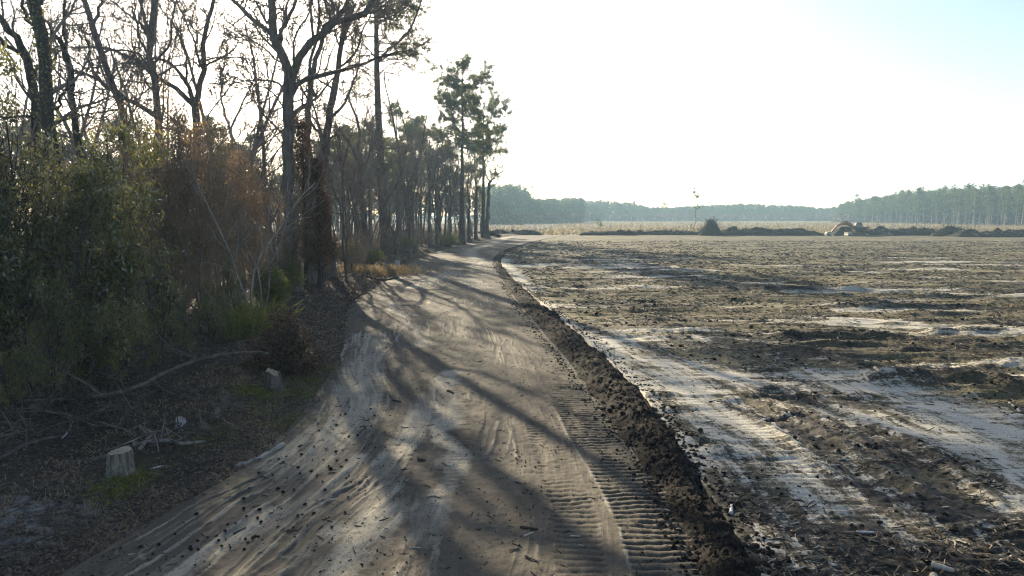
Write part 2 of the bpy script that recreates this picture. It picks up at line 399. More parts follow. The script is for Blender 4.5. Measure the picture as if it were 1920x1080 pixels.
# ---- field
SANDS = [([(1010,570),(1060,610),(1100,640),(1200,735),(1300,860),(1350,940),(1400,1010)], .55, 1.0), ([(1130,645),(1250,700),(1400,800),(1480,860),(1560,945)], 1.25, .9),
         ([(1230,680),(1450,730),(1640,790),(1800,850)], 1.1, .75), ([(1560,715),(1750,770),(1930,830)], 1.6, .85),
         ([(1880,840),(1908,900),(1885,960),(1800,1000),(1720,1000)], .32, .9), ([(1960,830),(1900,940)], .5, .7), ([(1420,1010),(1480,1050),(1560,1090)], .45, .7),
         ([(1590,603),(1640,606)], .8, 1.2), ([(1690,609),(1730,612)], .7, 1.1), ([(1290,835),(1400,880),(1500,960)], .4, .7), ([(1780,870),(1850,880)], .4, .6),
         ([(1290,525),(1330,525)], 1.0, 1.0), ([(960,500),(1050,498),(1180,500)], 1.3, .7), ([(940,485),(960,510),(1000,550)], .8, .9), ([(1150,495),(1200,492)], 1.5, .6)]
DARKS = [([(1350,925),(1400,945),(1450,985)], .8), ([(1480,1000),(1600,1010),(1760,1050)], 1.0), ([(1560,880),(1680,920),(1800,960)], .7), ([(1390,765),(1480,800),(1560,855),(1660,915)], .34),
         ([(1660,712),(1740,716),(1830,722)], .5), ([(1150,520),(1250,520),(1330,530)], 1.6), ([(970,470),(1100,478),(1200,482)], 3.0), ([(1500,790),(1650,830),(1760,860)], .6),  # the two widest bands paint tree shadows into the far field's colour
         ([(1830,1050),(1930,1000)], .9), ([(1620,1075),(1500,1060)], .7), ([(1620,770),(1480,745)], .7), ([(1700,870),(1600,830),(1480,800)], .5), ([(1310,960),(1350,1040)], .5), ([(1150,570),(1250,575)], 1.0)]
FIELD = {}
def field_at(x, y, key='Z'):
    F = FIELD; i = np.clip(np.searchsorted(F['ys'], y), 0, len(F['ys'])-1)
    u = np.interp((x-F['xb'][i])/F['wd'][i], F['f'], np.arange(len(F['u'])))
    return F[key][i, np.clip(np.rint(u).astype(int), 0, len(F['u'])-1)]
def build_field():
    ys = rows(3, 168, .035, .0042); u = np.linspace(0, 1, 760)
    Y = np.repeat(ys[:, None], len(u), 1); xb = XB(ys)[:, None]-.12
    wd = (.62*ys+13)[:, None]-np.minimum(xb, 0)*.4
    X = xb+wd*(u[None, :]+.9*u[None, :]**4)
    near = np.clip(40/np.maximum(Y, 8), .35, 1)
    sand = np.zeros(X.shape); dark = np.zeros(X.shape)
    wx = X+1.1*(fbm(X*.5, Y*.5, 41, 4)-.5); wy = Y+1.6*(fbm(X*.5, Y*.5, 43, 4)-.5)
    for L, wd_, am in SANDS:
        d, f, a = seg_dist(wx, wy, gpl(L)); sand = np.maximum(sand, am*np.exp(-(d/wd_)**2))
    for L, wd_ in DARKS:
        d, f, a = seg_dist(wx, wy, gpl(L)); dark = np.maximum(dark, np.exp(-(d/wd_)**2))
    el = fbm(X*.09+.15*fbm(X*.3, Y*.3, 1, 2), Y*.42, 45, 5, .6); el2 = fbm(X*.3, Y*1.15, 47, 4, .6)
    sand = sand*(.45+.8*el2)+.58*sm(.53, .76, el*.6+el2*.4)*np.clip((Y-9)/10, .2, 1)*(1-.45*sm(70, 130, Y))
    sand = np.clip(sand*(1-.8*dark), 0, 1.3)
    rough = 1-np.clip(sand, 0, .85)
    Z = .05+.20*(fbm(X*.16, Y*.35, 49, 3)-.5)+near*rough*(.55*np.clip(fbm(X*.26, Y*1.5, 51, 4)-.50, 0, 1)+.085*(fbm(X*1.6, Y*5, 53, 4)-.5))
    Z += near*rough*.06*(fbm(X*10, Y*14, 55, 3)-.5)
    for L, am in (([(1640,716),(1740,722),(1850,728),(1930,735)], .30), ([(1480,640),(1600,632),(1700,640)], .16), ([(1760,632),(1850,630),(1930,634)], .2), ([(1600,690),(1560,680),(1480,672)], .12), ([(1330,640),(1420,655),(1520,668)], .1)):
        d, f, a = seg_dist(wx, wy, gpl(L)); r = np.exp(-(d/.45)**2)*(.6+.8*fbm(X*1.6, Y*1.6, 61, 3)); Z += am*r; dark = np.maximum(dark, r*.9)
    P = gpl([(1130,660),(1250,715),(1400,812),(1500,880),(1600,980)]); d, f, a = seg_dist(X, Y, P)
    fr_ = np.random.default_rng(19); wx2 = X+.5*(fbm(X*.8, Y*.8, 63, 3)-.5); wy2 = Y+.9*(fbm(X*.45, Y*.6, 64, 3)-.5)
    for i in range(46):                                  # scraped-up furrows of mulch left by the machines
        cy = 19+58*fr_.random()**1.4; cx_ = float(XB(np.array([cy]))[0])+2+fr_.random()*(.66*cy+2); hl = fr_.uniform(.8, 4.5)*(1+cy/60); an = fr_.normal()*.10-.05; sw_ = fr_.uniform(.16, .34)*(1+cy/70); hh = fr_.uniform(.04, .13)
        dx, dy = wx2-cx_, wy2-cy; al = dx*math.cos(an)+dy*math.sin(an); pe = -dx*math.sin(an)+dy*math.cos(an)
        e = sm(1, .6, np.abs(al)/hl)*np.exp(-(pe/sw_)**2)*(.35+1.2*fbm(X*1.4, Y*1.4, 66, 3)); Z += hh*e; dark = np.maximum(dark, np.clip(e*1.1, 0, 1))
        sand = np.maximum(sand, .75*sm(1.1, .5, np.abs(al)/hl)*np.exp(-((pe+sw_*3.0)/(sw_*1.5))**2)*(fr_.random() < .7))
    PX = gpl([(1010,590),(1130,660),(1250,715),(1400,812),(1500,880),(1600,980),(1760,1140)]); TD, _, TA = seg_dist(X, Y, PX)
    cxx = np.interp(-Y, [-p[1] for p in PX], [p[0] for p in PX]); TD = TD*np.sign(X-cxx); TN = sm(9, 3.5, np.abs(TD))*sm(34, 22, Y)
    wv = np.abs(np.sin(np.pi*a/.2)); Z += sm(.6, .45, d)*(-.03*(1-wv))*np.clip(1.5-Y/24, 0, 1)
    for L in ([(1390,765),(1480,800),(1560,855),(1660,915)], [(1450,745),(1560,780),(1700,850),(1800,930)]):
        d, f, a = seg_dist(X, Y, gpl(L)); Z -= .05*sm(.4, .2, d); Z += .04*np.exp(-((d-.5)/.12)**2)
    Z = np.where(u[None, :] < .0015, -.15, Z)
    t = NT('cleared_soil'); pos = t.pos()
    fine = t.noise(pos, 14, 6, .72); mid = t.noise(pos, 2.4, 7, .72, .3, (.32, 1.5, 1)); big = t.noise(pos, .22, 5, .6, .2, (.6, 1.2, 1)); sp = t.noise(pos, 38, 3, .6)
    c = t.mix(t.ramp(mid, [(.41, 0), (.68, 1)]), (.016, .0135, .011), (.14, .112, .056))
    c = t.mix(t.ramp(big, [(.42, 0), (.62, .7)]), c, (.16, .135, .062))
    c = t.mix(t.ramp(fine, [(.52, 0), (.66, .8)]), c, (.27, .222, .122))
    c = t.mix(t.math('MULTIPLY', t.attr('dark'), .88), c, (.016, .014, .0125))
    cx = t.n('ShaderNodeCombineXYZ'); t.l(t.attr('ta'), cx.inputs[0]); t.l(t.attr('td'), cx.inputs[1])
    stp = t.noise(cx.outputs[0], 1.0, 6, .68, .4, (.42, 3.2, 1))
    c = t.mix(t.math('MULTIPLY', t.attr('tn'), t.ramp(stp, [(.42, 0), (.62, .8)])), c, (.026, .021, .018))
    sf = t.math('ADD', t.attr('sand'), t.math('MULTIPLY', t.math('SUBTRACT', mid, .5), 2.6))
    sf = t.math('ADD', sf, t.math('MULTIPLY', t.math('SUBTRACT', fine, .5), 2.0))
    sf = t.math('ADD', sf, t.math('MULTIPLY', t.attr('tn'), t.math('MULTIPLY', t.math('SUBTRACT', stp, .5), 3.4)))
    c = t.mix(t.ramp(sf, [(.34, 0), (.66, .75), (1.0, 1)]), c, (.48, .445, .365))
    c = t.mix(t.ramp(sp, [(.57, 0), (.65, .75)]), c, (.035, .028, .02))
    hb = t.math('ADD', t.math('MULTIPLY', fine, .6), mid)
    t.bsdf(c, t.math('SUBTRACT', .85, t.math('MULTIPLY', t.attr('tn'), .12)), hb, .8, .06, .22)
    sheet('cleared_field', X, Y, Z, t.m, attrs={'sand': sand, 'dark': dark, 'ta': TA, 'td': TD, 'tn': TN})
    FIELD.update(ys=ys, u=u, xb=xb[:, 0], wd=wd[:, 0], Z=Z, sand=sand, f=u+.9*u**4)
    M['field'] = t.m
def build_berm():
    rng = np.random.default_rng(5)
    ys = rows(2.5, 150, .03, .004); u = np.linspace(0, 1, 56)
    Y = np.repeat(ys[:, None], len(u), 1); a = XR(ys)[:, None]-.10; b = XB(ys)[:, None]+.12
    ed = .42*(fbm(Y*1.1, Y*0+3, 71, 3)-.5)*2
    X = a+(b-a)*u[None, :]+ed*(u[None, :]*1.2-.3)
    n1 = fbm(X*2.2, Y*1.6, 73, 3); n2 = fbm(X*7, Y*7, 75, 3); n3 = np.abs(fbm(X*16, Y*16, 77, 2)-.5)*2
    pr = np.sin(np.pi*np.clip(u, 0, 1))[None, :]**.75
    far = np.clip(1.15-Y/160, .35, 1)
    hv = .25+1.4*fbm(Y*.35, Y*0+7, 79, 3)
    Z = -.10+pr*far*hv*(.04+.19*n1+.13*(n2-.4)+.09*n3)+.10*pr
    X = X+.10*(n2-.5)*pr
    t = NT('turned_soil'); pos = t.pos()
    f = t.noise(pos, 9, 6, .7); g = t.noise(pos, 1.1, 4)
    c = t.mix(t.ramp(f, [(.36, 0), (.7, 1)]), (.008, .0065, .0052), (.032, .024, .018))
    c = t.mix(t.ramp(g, [(.55, 0), (.75, .4)]), c, (.045, .034, .026))
    t.bsdf(c, .95, f, 1.0, .06, .15); M['soil'] = t.m
    sheet('soil_berm', X, Y, Z, t.m)
    return X, Y, Z
def build_ground():
    a = np.concatenate([-np.geomspace(4000, 20, 30), np.linspace(-15, 15, 5), np.geomspace(20, 4000, 30)])
    b = np.concatenate([[-400, -100, -30], np.geomspace(4, 5000, 50)])
    X, Y = np.meshgrid(a, b); Z = -.3+0*X
    t = NT('open_ground'); pos = t.pos(); f = t.noise(pos, .05, 6, .65); g = t.noise(pos, 1.5, 5, .7)
    c = t.mix(t.ramp(f, [(.4, 0), (.6, 1)]), (.05, .042, .028), (.11, .09, .055))
    c = t.mix(t.ramp(g, [(.4, 0), (.7, .5)]), c, (.04, .034, .022)); t.bsdf(c, .95, g, .6, .1, .1)
    sheet('ground', X, Y, Z, t.m)
    # meadow beyond the windrow
    ys = rows(152, 900, 1.2, .012); xs = np.linspace(-1, 1, 220)
    Y = np.repeat(ys[:, None], 220, 1); X = 60+(170+.75*(ys-150))[:, None]*xs[None, :]
    Z = -.1+.5*(fbm(X*.05, Y*.05, 81, 4)-.4)
    t = NT('meadow_ground'); pos = t.pos(); f = t.noise(pos, .06, 6, .65); g = t.noise(pos, .9, 5, .7, 0, (.5, 1, 1))
    c = t.mix(t.ramp(f, [(.35, 0), (.65, 1)]), (.10, .078, .042), (.18, .14, .08))
    c = t.mix(t.ramp(g, [(.5, 0), (.7, .6)]), c, (.08, .07, .035)); t.bsdf(c, .95, g, .6, .1, .1)
    sheet('meadow', X, Y, Z, t.m)
build_ground(); build_floor(); build_road(); build_field(); BERM = build_berm()

M['debris'] = None
def mat_debris():
    t = NT('wood_debris'); r = t.island()
    c = t.ramp(r, [(0, (.02, .016, .012)), (.3, (.045, .034, .025)), (.5, (.10, .076, .05)), (.8, (.17, .132, .085)), (.92, (.30, .25, .175)), (1, (.44, .39, .31))])
    t.bsdf(c, .8, spec=.25); return t.m
M['debris'] = mat_debris()
# ------------------------------------------------------------------ tree growing
def rdir(rng, d, ang):
    ax = Vector((rng.gauss(0, 1), rng.gauss(0, 1), rng.gauss(0, 1))); ax = (ax-d*ax.dot(d)).normalized()
    return (Matrix.Rotation(ang, 3, ax) @ d).normalized()
def grow(rng, out, p, d, L, r, lv, S):
    """S[lv] = dict(n points, wob, up, kids, t0, ang, ratio, rr, end)"""
    s = S[lv]; n = s['n']; pts = [tuple(p)]; rad = [r]; dirs = [d]
    for i in range(n):
        d = (d+Vector((rng.gauss(0, s['wob']), rng.gauss(0, s['wob']), rng.gauss(0, s['wob'])+s['up']))).normalized()
        p = p+d*(L/n); pts.append(tuple(p)); rad.append(max(s.get('rmin', .005), r*(1-(1-s['end'])*(i+1)/n))); dirs.append(d)
    out.setdefault(lv, []).append((pts, rad))
    sprout(rng, out, pts, rad, dirs, L, lv, S)
def sprout(rng, out, pts, rad, dirs, L, lv, S, kids=None):
    if lv+1 >= len(S): return
    s = S[lv]; n = len(pts)-1
    k = kids if kids is not None else s['kids']
    k = int(k)+(rng.random() < k-int(k))
    for c in range(k):
        t = s['t0']+(1-s['t0'])*(c+rng.random())/k; i = min(int(t*n), n-1); f = t*n-i
        q = Vector(pts[i]).lerp(Vector(pts[i+1]), f); rr = rad[i]*(1-f)+rad[i+1]*f
        nd = rdir(rng, dirs[i], math.radians(s['ang'])*(.7+.6*rng.random()))
        ll = L*s['ratio']*(1.15-.55*t)*(.7+.6*rng.random())
        grow(rng, out, q, nd, ll, max(S[lv+1].get('rmin', .005), rr*s['rr']), lv+1, S)
def emit(mb, branches, k):
    if not branches: return
    by = {}
    for p, r in branches: by.setdefault(len(p), []).append((p, r))
    for n, L in by.items(): tubes(mb, [p for p, r in L], [r for p, r in L], k)
def S_decid(kids=(9, 6, 5, 4), n=(8, 6, 5, 4, 3), wob=.13, up=.05, ang=48, ratio=(.5, .55, .55, .5)):
    S = []
    for i in range(5):
        S.append(dict(n=n[i], wob=wob*(1+.3*i), up=up if i else .02, kids=kids[i] if i < 4 else 0, t0=(.35, .25, .2, .15, 0)[i], ang=ang, ratio=ratio[i] if i < 4 else 0,
                      rr=(.5, .55, .6, .7, 0)[i], end=(.35, .3, .3, .4, .5)[i], rmin=(.02, .012, .009, .007, .006)[i]))
    return S
def tree_parts(root, out, off, bark, twig, names=('trunk', 'branches')):
    mb = MB()
    emit(mb, out.get(0, []), 9); emit(mb, out.get(1, []), 6)
    mb.build(names[0], bark, root, off)
    mb = MB(); emit(mb, out.get(2, []), 4); emit(mb, out.get(3, []), 3); emit(mb, out.get(4, []), 3)
    if mb.n: return mb.build(names[1], twig, root, off)
LOWL = 9.0
def named_tree(name, base, limbs, label, cat='tree', seed=1, D=30, bark='bark', twig='twig', kids=6, sub=(5, 4, 3), len_k=.42, ang=50, leaves=None, twigk=1.0, maxL=5.0):
    """limbs: list of (pixel path [(px,py[,dd])], r0 px, r1 px, kids or None); the first is the trunk. Paths are laid out in metres at distance D (+dd)."""
    rng = random.Random(seed)
    root = thing(name, base, label, cat)
    S = S_decid(kids=(0, sub[0]+1, sub[1]+1, sub[2]+1), ang=ang)
    for s_, q in zip(S, (1, .02, .00068, .00048, .00038)): s_['rmin'] = max(s_['rmin'], min(D, 60)*q) if q < .01 else s_['rmin']
    out = {}
    for i, lb in enumerate(limbs):
        path, r0, r1 = lb[:3]; kk = lb[3] if len(lb) > 3 else (0 if i == 0 else kids)
        P = [at(p[0], p[1], D+(p[2] if len(p) > 2 else 0)) for p in path]
        if i == 0: P[0] = Vector(base)-Vector((0, 0, .3))
        n = 14 if i == 0 else 10
        pts = resample(P, n+1); nz = np.random.default_rng(seed*31+i)
        r_ = np.linspace(r0, r1, n+1)*D/FPX
        pts[1:-1] += nz.normal(size=(n-1, 3))*r_[1:-1, None]*.28
        if i: pts[1:, 1] += np.cumsum(nz.normal(size=n)*.16)*(1 if n else 0)
        if i == 0: r_ = r_*(1+.9*np.exp(-np.linspace(0, 1, n+1)*9))
        dirs = [Vector(pts[min(j+1, n)]-pts[max(j-1, 0)]).normalized() for j in range(n+1)]
        out.setdefault(0 if i == 0 else 1, []).append(([tuple(p) for p in pts], list(r_)))
        L = float(np.linalg.norm(np.diff(pts, axis=0), axis=1).sum())
        S1 = [dict(s) for s in S]; S1[1]['t0'] = .22 if i else .5; S1[1]['ratio'] = min(len_k, 1.25*maxL/max(L, .1)); S1[1]['rr'] = .42
        sprout(rng, out, [tuple(p) for p in pts], list(r_), dirs, L, 1, S1, kk)
        if i: grow(rng, out, Vector(pts[-1]), dirs[-1], min(2.0, L*.3), r_[-1]*.8, 2, S1)
    br = tree_parts(root, out, base, M[bark], M[twig])
    return root, out
def tips(out, lv, t=.3):
    return np.array([p[j] for l in lv for p, r in out.get(l, []) for j in range(max(1, int(len(p)*t)), len(p))])
def leaf_on(out, lv, per, L, Wd, spread, rng, droop=0.2):
    T = tips(out, lv); C_ = np.repeat(T, per, axis=0)+rng.normal(size=(len(T)*per, 3))*spread
    D_ = rng.normal(size=C_.shape); D_[:, 2] -= droop
    mb = MB(); n = len(C_); blades(mb, C_, D_, None, L*rng.uniform(.6, 1.3, n), Wd*rng.uniform(.7, 1.2, n), rng, .12)
    return mb
# ------------------------------------------------------------------ pines
def needle_tufts(mb, Cn, Dr, rng, n, L, Wt):
    C_ = np.repeat(Cn, n, axis=0); D_ = np.repeat(Dr, n, axis=0)*.55+rng.normal(size=(len(C_), 3))*.75
    C_ = C_+rng.normal(size=C_.shape)*L*.28
    blades(mb, C_, D_, None, L*rng.uniform(.6, 1.2, len(C_)), Wt*rng.uniform(.7, 1.3, len(C_)), rng, .05)
def pine_mesh(seed, H, r0, cs, Rc, nb, path=None, ntuft=26, nl=.34, nw=.05, prof=None, dead=6, k=8, bias=.85):
    """trunk up the z axis (or along path); cs: height where the crown starts; Rc: crown radius"""
    rng = np.random.default_rng(seed); pr = random.Random(seed)
    n = 16
    if path is None:
        z = np.linspace(-.4, H, n+1); wob = np.cumsum(rng.normal(size=(n+1, 2)), axis=0)*H*.0022
        P = np.stack([wob[:, 0]-wob[0, 0], wob[:, 1]-wob[0, 1], z], axis=1)
    else: P = resample(path, n+1)
    zz = (P[:, 2]-P[0, 2])/(P[-1, 2]-P[0, 2])
    R = r0*(1-.86*zz**1.1)*(1+.5*np.exp(-zz*26))
    tm = MB(); tubes(tm, P, R, k)
    bl, tc, td = [], [], []
    prof = prof or (lambda t: (np.sin(np.pi*min(1, (t*.86+.12)))**.7))
    for b in range(nb+dead):
        t = (rng.random()**bias) if b < nb else -rng.random()*.35
        z = cs+(H-cs)*t*.99
        x0, y0 = np.interp(z, P[:, 2], P[:, 0]), np.interp(z, P[:, 2], P[:, 1]); rr = np.interp(z, P[:, 2], R)
        a = rng.random()*2*np.pi; L = Rc*max(.18, prof(max(t, 0)))*rng.uniform(.55, 1.15)
        if b >= nb: L = Rc*rng.uniform(.2, .5)
        el = (.1+.5*max(t, 0)**2)*rng.uniform(.5, 1.3)-.1
        d = Vector((math.cos(a)*math.cos(el), math.sin(a)*math.cos(el), math.sin(el)))
        p = Vector((x0, y0, z)); pts = [tuple(p)]; m = 6
        for i in range(m):
            d = (d+Vector((pr.gauss(0, .13), pr.gauss(0, .13), pr.gauss(.05, .1)))).normalized(); p = p+d*(L/m); pts.append(tuple(p))
        r1 = min(rr*.42, .018+.012*L)
        bl.append((pts, [r1*(1-.8*i/m) for i in range(m+1)]))
        if b >= nb: continue
        for c in range(int(3+L*1.6)):
            f = rng.uniform(.35, 1); i = min(int(f*m), m-1); q = Vector(pts[i]).lerp(Vector(pts[i+1]), f*m-i)
            dd = rdir(pr, d, math.radians(rng.uniform(25, 75))); dd.z += .15; LL = L*rng.uniform(.12, .34)
            e = q+dd*LL; bl.append(([tuple(q), tuple(q.lerp(e, .5)+Vector((0, 0, .04*LL))), tuple(e)], [r1*.4, r1*.3, r1*.2]))
            tc.append(tuple(e)); td.append(tuple(dd))
            tc.append(tuple(q.lerp(e, .6))); td.append(tuple(dd))
        tc.append(pts[-1]); td.append(tuple(d))
    # top leader
    for i in range(5): tc.append((P[-1, 0]+rng.normal()*.2, P[-1, 1]+rng.normal()*.2, H-.25*i)); td.append((rng.normal()*.4, rng.normal()*.4, 1))
    cm = MB(); needle_tufts(cm, np.array(tc), np.array(td), rng, ntuft, nl, nw)
    bm_ = MB(); emit(bm_, bl, 4)
    return tm, bm_, cm
def pine(name, base, label, args, bark='bark_pine', needle='pine', group=None, cat='pine tree', local=True):
    root = thing(name, base, label, cat, group)
    tm, bm_, cm = pine_mesh(**args); off = (0, 0, 0)
    t = tm.build('trunk', M[bark], root, off); bm_.build('limbs', M[bark], root, off)
    cm.build('crown', M[needle], root, off, smooth=False)
    return root
# ------------------------------------------------------------------ far pines (small in the picture): trunk + crown of leaf clumps
def clump_crown(rng, H, cs, Rc, nclump, per, size):
    mb = MB(); z = cs+(H-cs)*rng.random(nclump)**.8; t = (z-cs)/(H-cs)
    rad = Rc*np.clip(np.sin(np.pi*(t*.8+.16)), .15, 1)*np.sqrt(rng.random(nclump)); a = rng.random(nclump)*2*np.pi
    Cc = np.stack([np.cos(a)*rad, np.sin(a)*rad, z], axis=1)
    C_ = np.repeat(Cc, per, axis=0)+rng.normal(size=(nclump*per, 3))*np.array([.42, .42, .26])*Rc*.33
    D_ = rng.normal(size=C_.shape); D_[:, 2] *= .55
    n = len(C_); blades(mb, C_, D_, None, size*rng.uniform(.6, 1.3, n), size*.5*rng.uniform(.6, 1.3, n), rng, .1)
    return mb
def far_pine_proto(seed, H, cs, Rc, label, group, r0=.16, nclump=48, per=12, size=.62):
    rng = np.random.default_rng(seed)
    root = thing('far_pine', (0, 0, 0), label, 'pine tree', group)
    mb = MB(); n = 5; P = np.stack([rng.normal(size=n+1)*.12, rng.normal(size=n+1)*.12, np.linspace(-.4, H*.96, n+1)], axis=1)
    tubes(mb, P, np.linspace(r0, r0*.3, n+1), 5)
    for i in range(7):
        z = cs*rng.uniform(.5, 1.1); a = rng.random()*6.28; L = rng.uniform(.6, 1.6)
        tubes(mb, [[0, 0, z], [math.cos(a)*L*.5, math.sin(a)*L*.5, z+.1], [math.cos(a)*L, math.sin(a)*L, z+.3]], [.035, .03, .02], 3)
    mb.build('trunk', M['bark_pale'], root, (0, 0, 0))
    clump_crown(rng, H, cs, Rc, nclump, per, size).build('crown', M['pine_far'], root, (0, 0, 0), smooth=False)
    return root
# ------------------------------------------------------------------ the big trees at the edge of the wood
def gbase(x, y): return (x, y, fz(x, y))
def base_at(px, py, D): p = at(px, py, D); return (p.x, D, fz(p.x, D))
def named_trees():
    rg = np.random.default_rng(77)
    # broad oak
    D = 38
    named_tree('oak_tree', base_at(547, 560, D), [
        ([(547,565),(546,450),(541,330),(538,240),(541,190),(542,160)], 11, 10, 3),
        ([(542,160),(535,122),(518,78),(509,35),(503,-20),(496,-70)], 9.5, 5.5, 8),
        ([(516,74,0),(500,58,.5),(486,47,1),(464,24,1.5),(440,4,2),(412,-24,2.5)], 5, 3, 6),
        ([(524,84),(529,55),(536,25),(547,-5),(556,-45)], 4, 2.5, 6),
        ([(544,160),(550,132),(566,108),(585,88),(607,67),(640,46),(665,37),(690,24),(705,-4),(714,-60)], 8, 4.5, 10),
        ([(547,178),(556,160),(575,147),(605,141),(640,132),(680,121),(708,111),(730,104),(748,98)], 5.5, 1.6, 9),
        ([(536,175,-1),(520,156,-1.5),(500,149,-2),(475,147,-2),(450,148,-2.5),(420,138,-3)], 2.2, .8, 6),
        ([(535,205),(515,178),(500,166),(478,160),(455,166),(430,160)], 1.8, .7, 6),
        ([(531,118),(510,108),(492,88),(470,74),(440,50)], 1.8, .8, 5),
        ([(552,135),(556,100),(562,60),(580,20),(590,-30)], 2.2, 1.2, 6),
        ([(600,70),(612,40),(640,5),(660,-30)], 2.2, 1.2, 5),
        ([(585,144),(570,170),(560,185),(575,205),(590,230)], 1.5, .6, 4)],
        'broad oak forking into heavy limbs, one long limb reaching right toward the tallest pine', seed=3, D=D, kids=7, sub=(6, 5, 4), maxL=3.8)
    # two leaning stems behind the oak
    D = 44
    named_tree('bare_tree', base_at(580, 520, D), [
        ([(580,530),(578,400),(578,300),(578,217),(583,150)], 7, 5.5, 3), ([(583,150),(594,105),(606,70),(622,42),(645,8),(656,-40)], 5, 2.2, 8),
        ([(583,152),(585,110),(596,70),(603,30),(600,-30)], 3.2, 1.6, 6), ([(578,225),(600,250),(612,290),(618,320)], 3, 2, 2),
        ([(580,190),(565,165),(550,120),(548,80)], 2, .9, 5)],
        'slender bare tree rising just behind the trunk of the broad oak', seed=5, D=D, sub=(7, 5, 4), maxL=3)
    D = 47
    named_tree('bare_tree', base_at(618, 505, D), [
        ([(618,510),(610,400),(606,330),(612,250),(620,205),(630,150)], 9, 6, 3), ([(630,150),(638,105),(648,50),(655,0),(662,-60)], 5.5, 3, 9),
        ([(616,225),(632,205),(645,185),(650,165),(662,140),(672,90)], 3, 1.2, 6), ([(610,270),(600,235),(592,200),(575,160)], 2.4, 1, 5),
        ([(634,128),(650,110),(668,85),(680,50),(700,10)], 2.5, 1.2, 6), ([(640,95),(628,60),(625,20),(615,-20)], 2, 1, 5)],
        'bare tree leaning gently right between the broad oak and the tall straight pine', seed=6, D=D, sub=(7, 5, 4), maxL=3)
    D = 64
    named_tree('bare_tree', base_at(682, 484, D), [
        ([(682,488),(680,420),(676,350),(672,295)], 7.5, 5.5, 4), ([(672,298),(658,277),(642,252),(630,240),(617,238)], 4, 1.6, 5),
        ([(672,296),(675,250),(669,218),(657,192),(655,175),(664,150)], 3.5, 1.2, 6), ([(674,320),(690,300),(700,270),(704,240)], 2, 1, 5), ([(675,330),(655,310),(640,300)], 1.8, .8, 4)],
        'bare forked tree with two crooked arms, close left of the tall straight pine', seed=8, D=D, sub=(4, 3, 3), maxL=3)
    D = 85
    named_tree('bare_tree', base_at(778, 460, D), [
        ([(778,462),(765,400),(757,345),(748,290)], 4.6, 3.2, 4), ([(748,290),(742,250),(733,205),(722,165),(718,130)], 2.8, 1, 7), ([(750,300),(765,270),(752,215),(742,180),(744,150)], 1.6, .6, 4),
        ([(760,360),(785,300),(795,250),(800,215)], 2.2, .8, 7)],
        'bare tree leaning left, standing between the tall straight pine and the pines farther on', seed=9, D=D, sub=(4, 3, 2), maxL=4)
    # left group
    D = 24
    r, o = named_tree('ivy_clad_tree', base_at(106, 640, D), [
        ([(106,640),(102,420),(95,250),(88,170),(76,80),(66,10),(58,-60),(52,-110)], 13, 10, 5), ([(66,10),(80,-20),(95,-60)], 5, 3, 4), ([(70,60),(50,40),(30,5),(10,-30)], 4, 2, 5), ([(92,220),(120,190),(135,150)], 2.5, 1.2, 4)],
        'dark thick trunk clad in ivy, behind the evergreen shrubs', seed=11, D=D, bark='bark_dark', sub=(6, 5, 4), maxL=2.5)
    P = resample([at(102, 420, D), at(95, 250, D), at(88, 170, D), at(76, 80, D), at(66, 10, D), at(58, -60, D)], 60)
    C_ = np.repeat(P, 46, axis=0)+rg.normal(size=(60*46, 3))*np.array([.17, .17, .12]); C_ = C_[rg.random(len(C_)) < .75]
    mb = MB(); blades(mb, C_, rg.normal(size=C_.shape), None, .1*rg.uniform(.6, 1.3, len(C_)), .08, rg, .1); mb.build('ivy', M['holly'], r, smooth=False)
    D = 26
    named_tree('bare_tree', base_at(78, 620, D), [
        ([(78,620),(68,330),(62,165),(52,115)], 10, 7.5, 3), ([(52,115),(38,90),(22,70),(0,42),(-30,12),(-70,-40)], 7, 5, 6), ([(46,104),(25,92),(8,82),(-15,60),(-50,40)], 4.5, 3, 5), ([(60,150),(75,120),(90,90),(92,50)], 2.5, 1.2, 5), ([(66,220),(30,215),(0,218),(-40,214)], 2.8, 1.8, 5)],
        'leaning forked trunk bending out to the left of the ivy-clad trunk', seed=12, D=D, bark='bark_dark', sub=(7, 5, 4), maxL=2.6)
    D = 29
    named_tree('bare_tree', base_at(150, 600, D), [
        ([(150,600),(146,330),(139,205),(131,140),(121,95)], 7, 5.5, 3), ([(121,95),(112,68),(98,48),(80,36),(55,28)], 4.5, 1.6, 6), ([(120,90),(128,50),(124,10),(130,-40)], 3, 2, 5), ([(136,170),(150,140),(170,120),(178,80)], 2.2, 1, 5)],
        'crooked trunk with its top bent over left, right beside the ivy-clad trunk', seed=13, D=D, bark='bark_dark', sub=(7, 5, 4), maxL=2.5)
    D = 34
    named_tree('bare_tree', base_at(248, 565, D), [
        ([(248,565),(244,400),(240,262),(226,200),(206,152),(188,95),(168,35),(152,-20),(144,-70)], 7.5, 4.5, 5), ([(172,58),(179,30),(190,-8),(200,-50)], 3.2, 2, 6), ([(215,172),(200,165),(180,140),(150,120),(128,95)], 2.2, 1, 6),
        ([(190,100),(215,92),(250,96),(275,110)], 2.4, 1, 6), ([(236,240),(250,215),(262,180),(268,140)], 2, .8, 5)],
        'tall bare trunk leaning left in a long straight slant from the shrubs', seed=14, D=D, sub=(7, 5, 4), maxL=3)
    D = 40
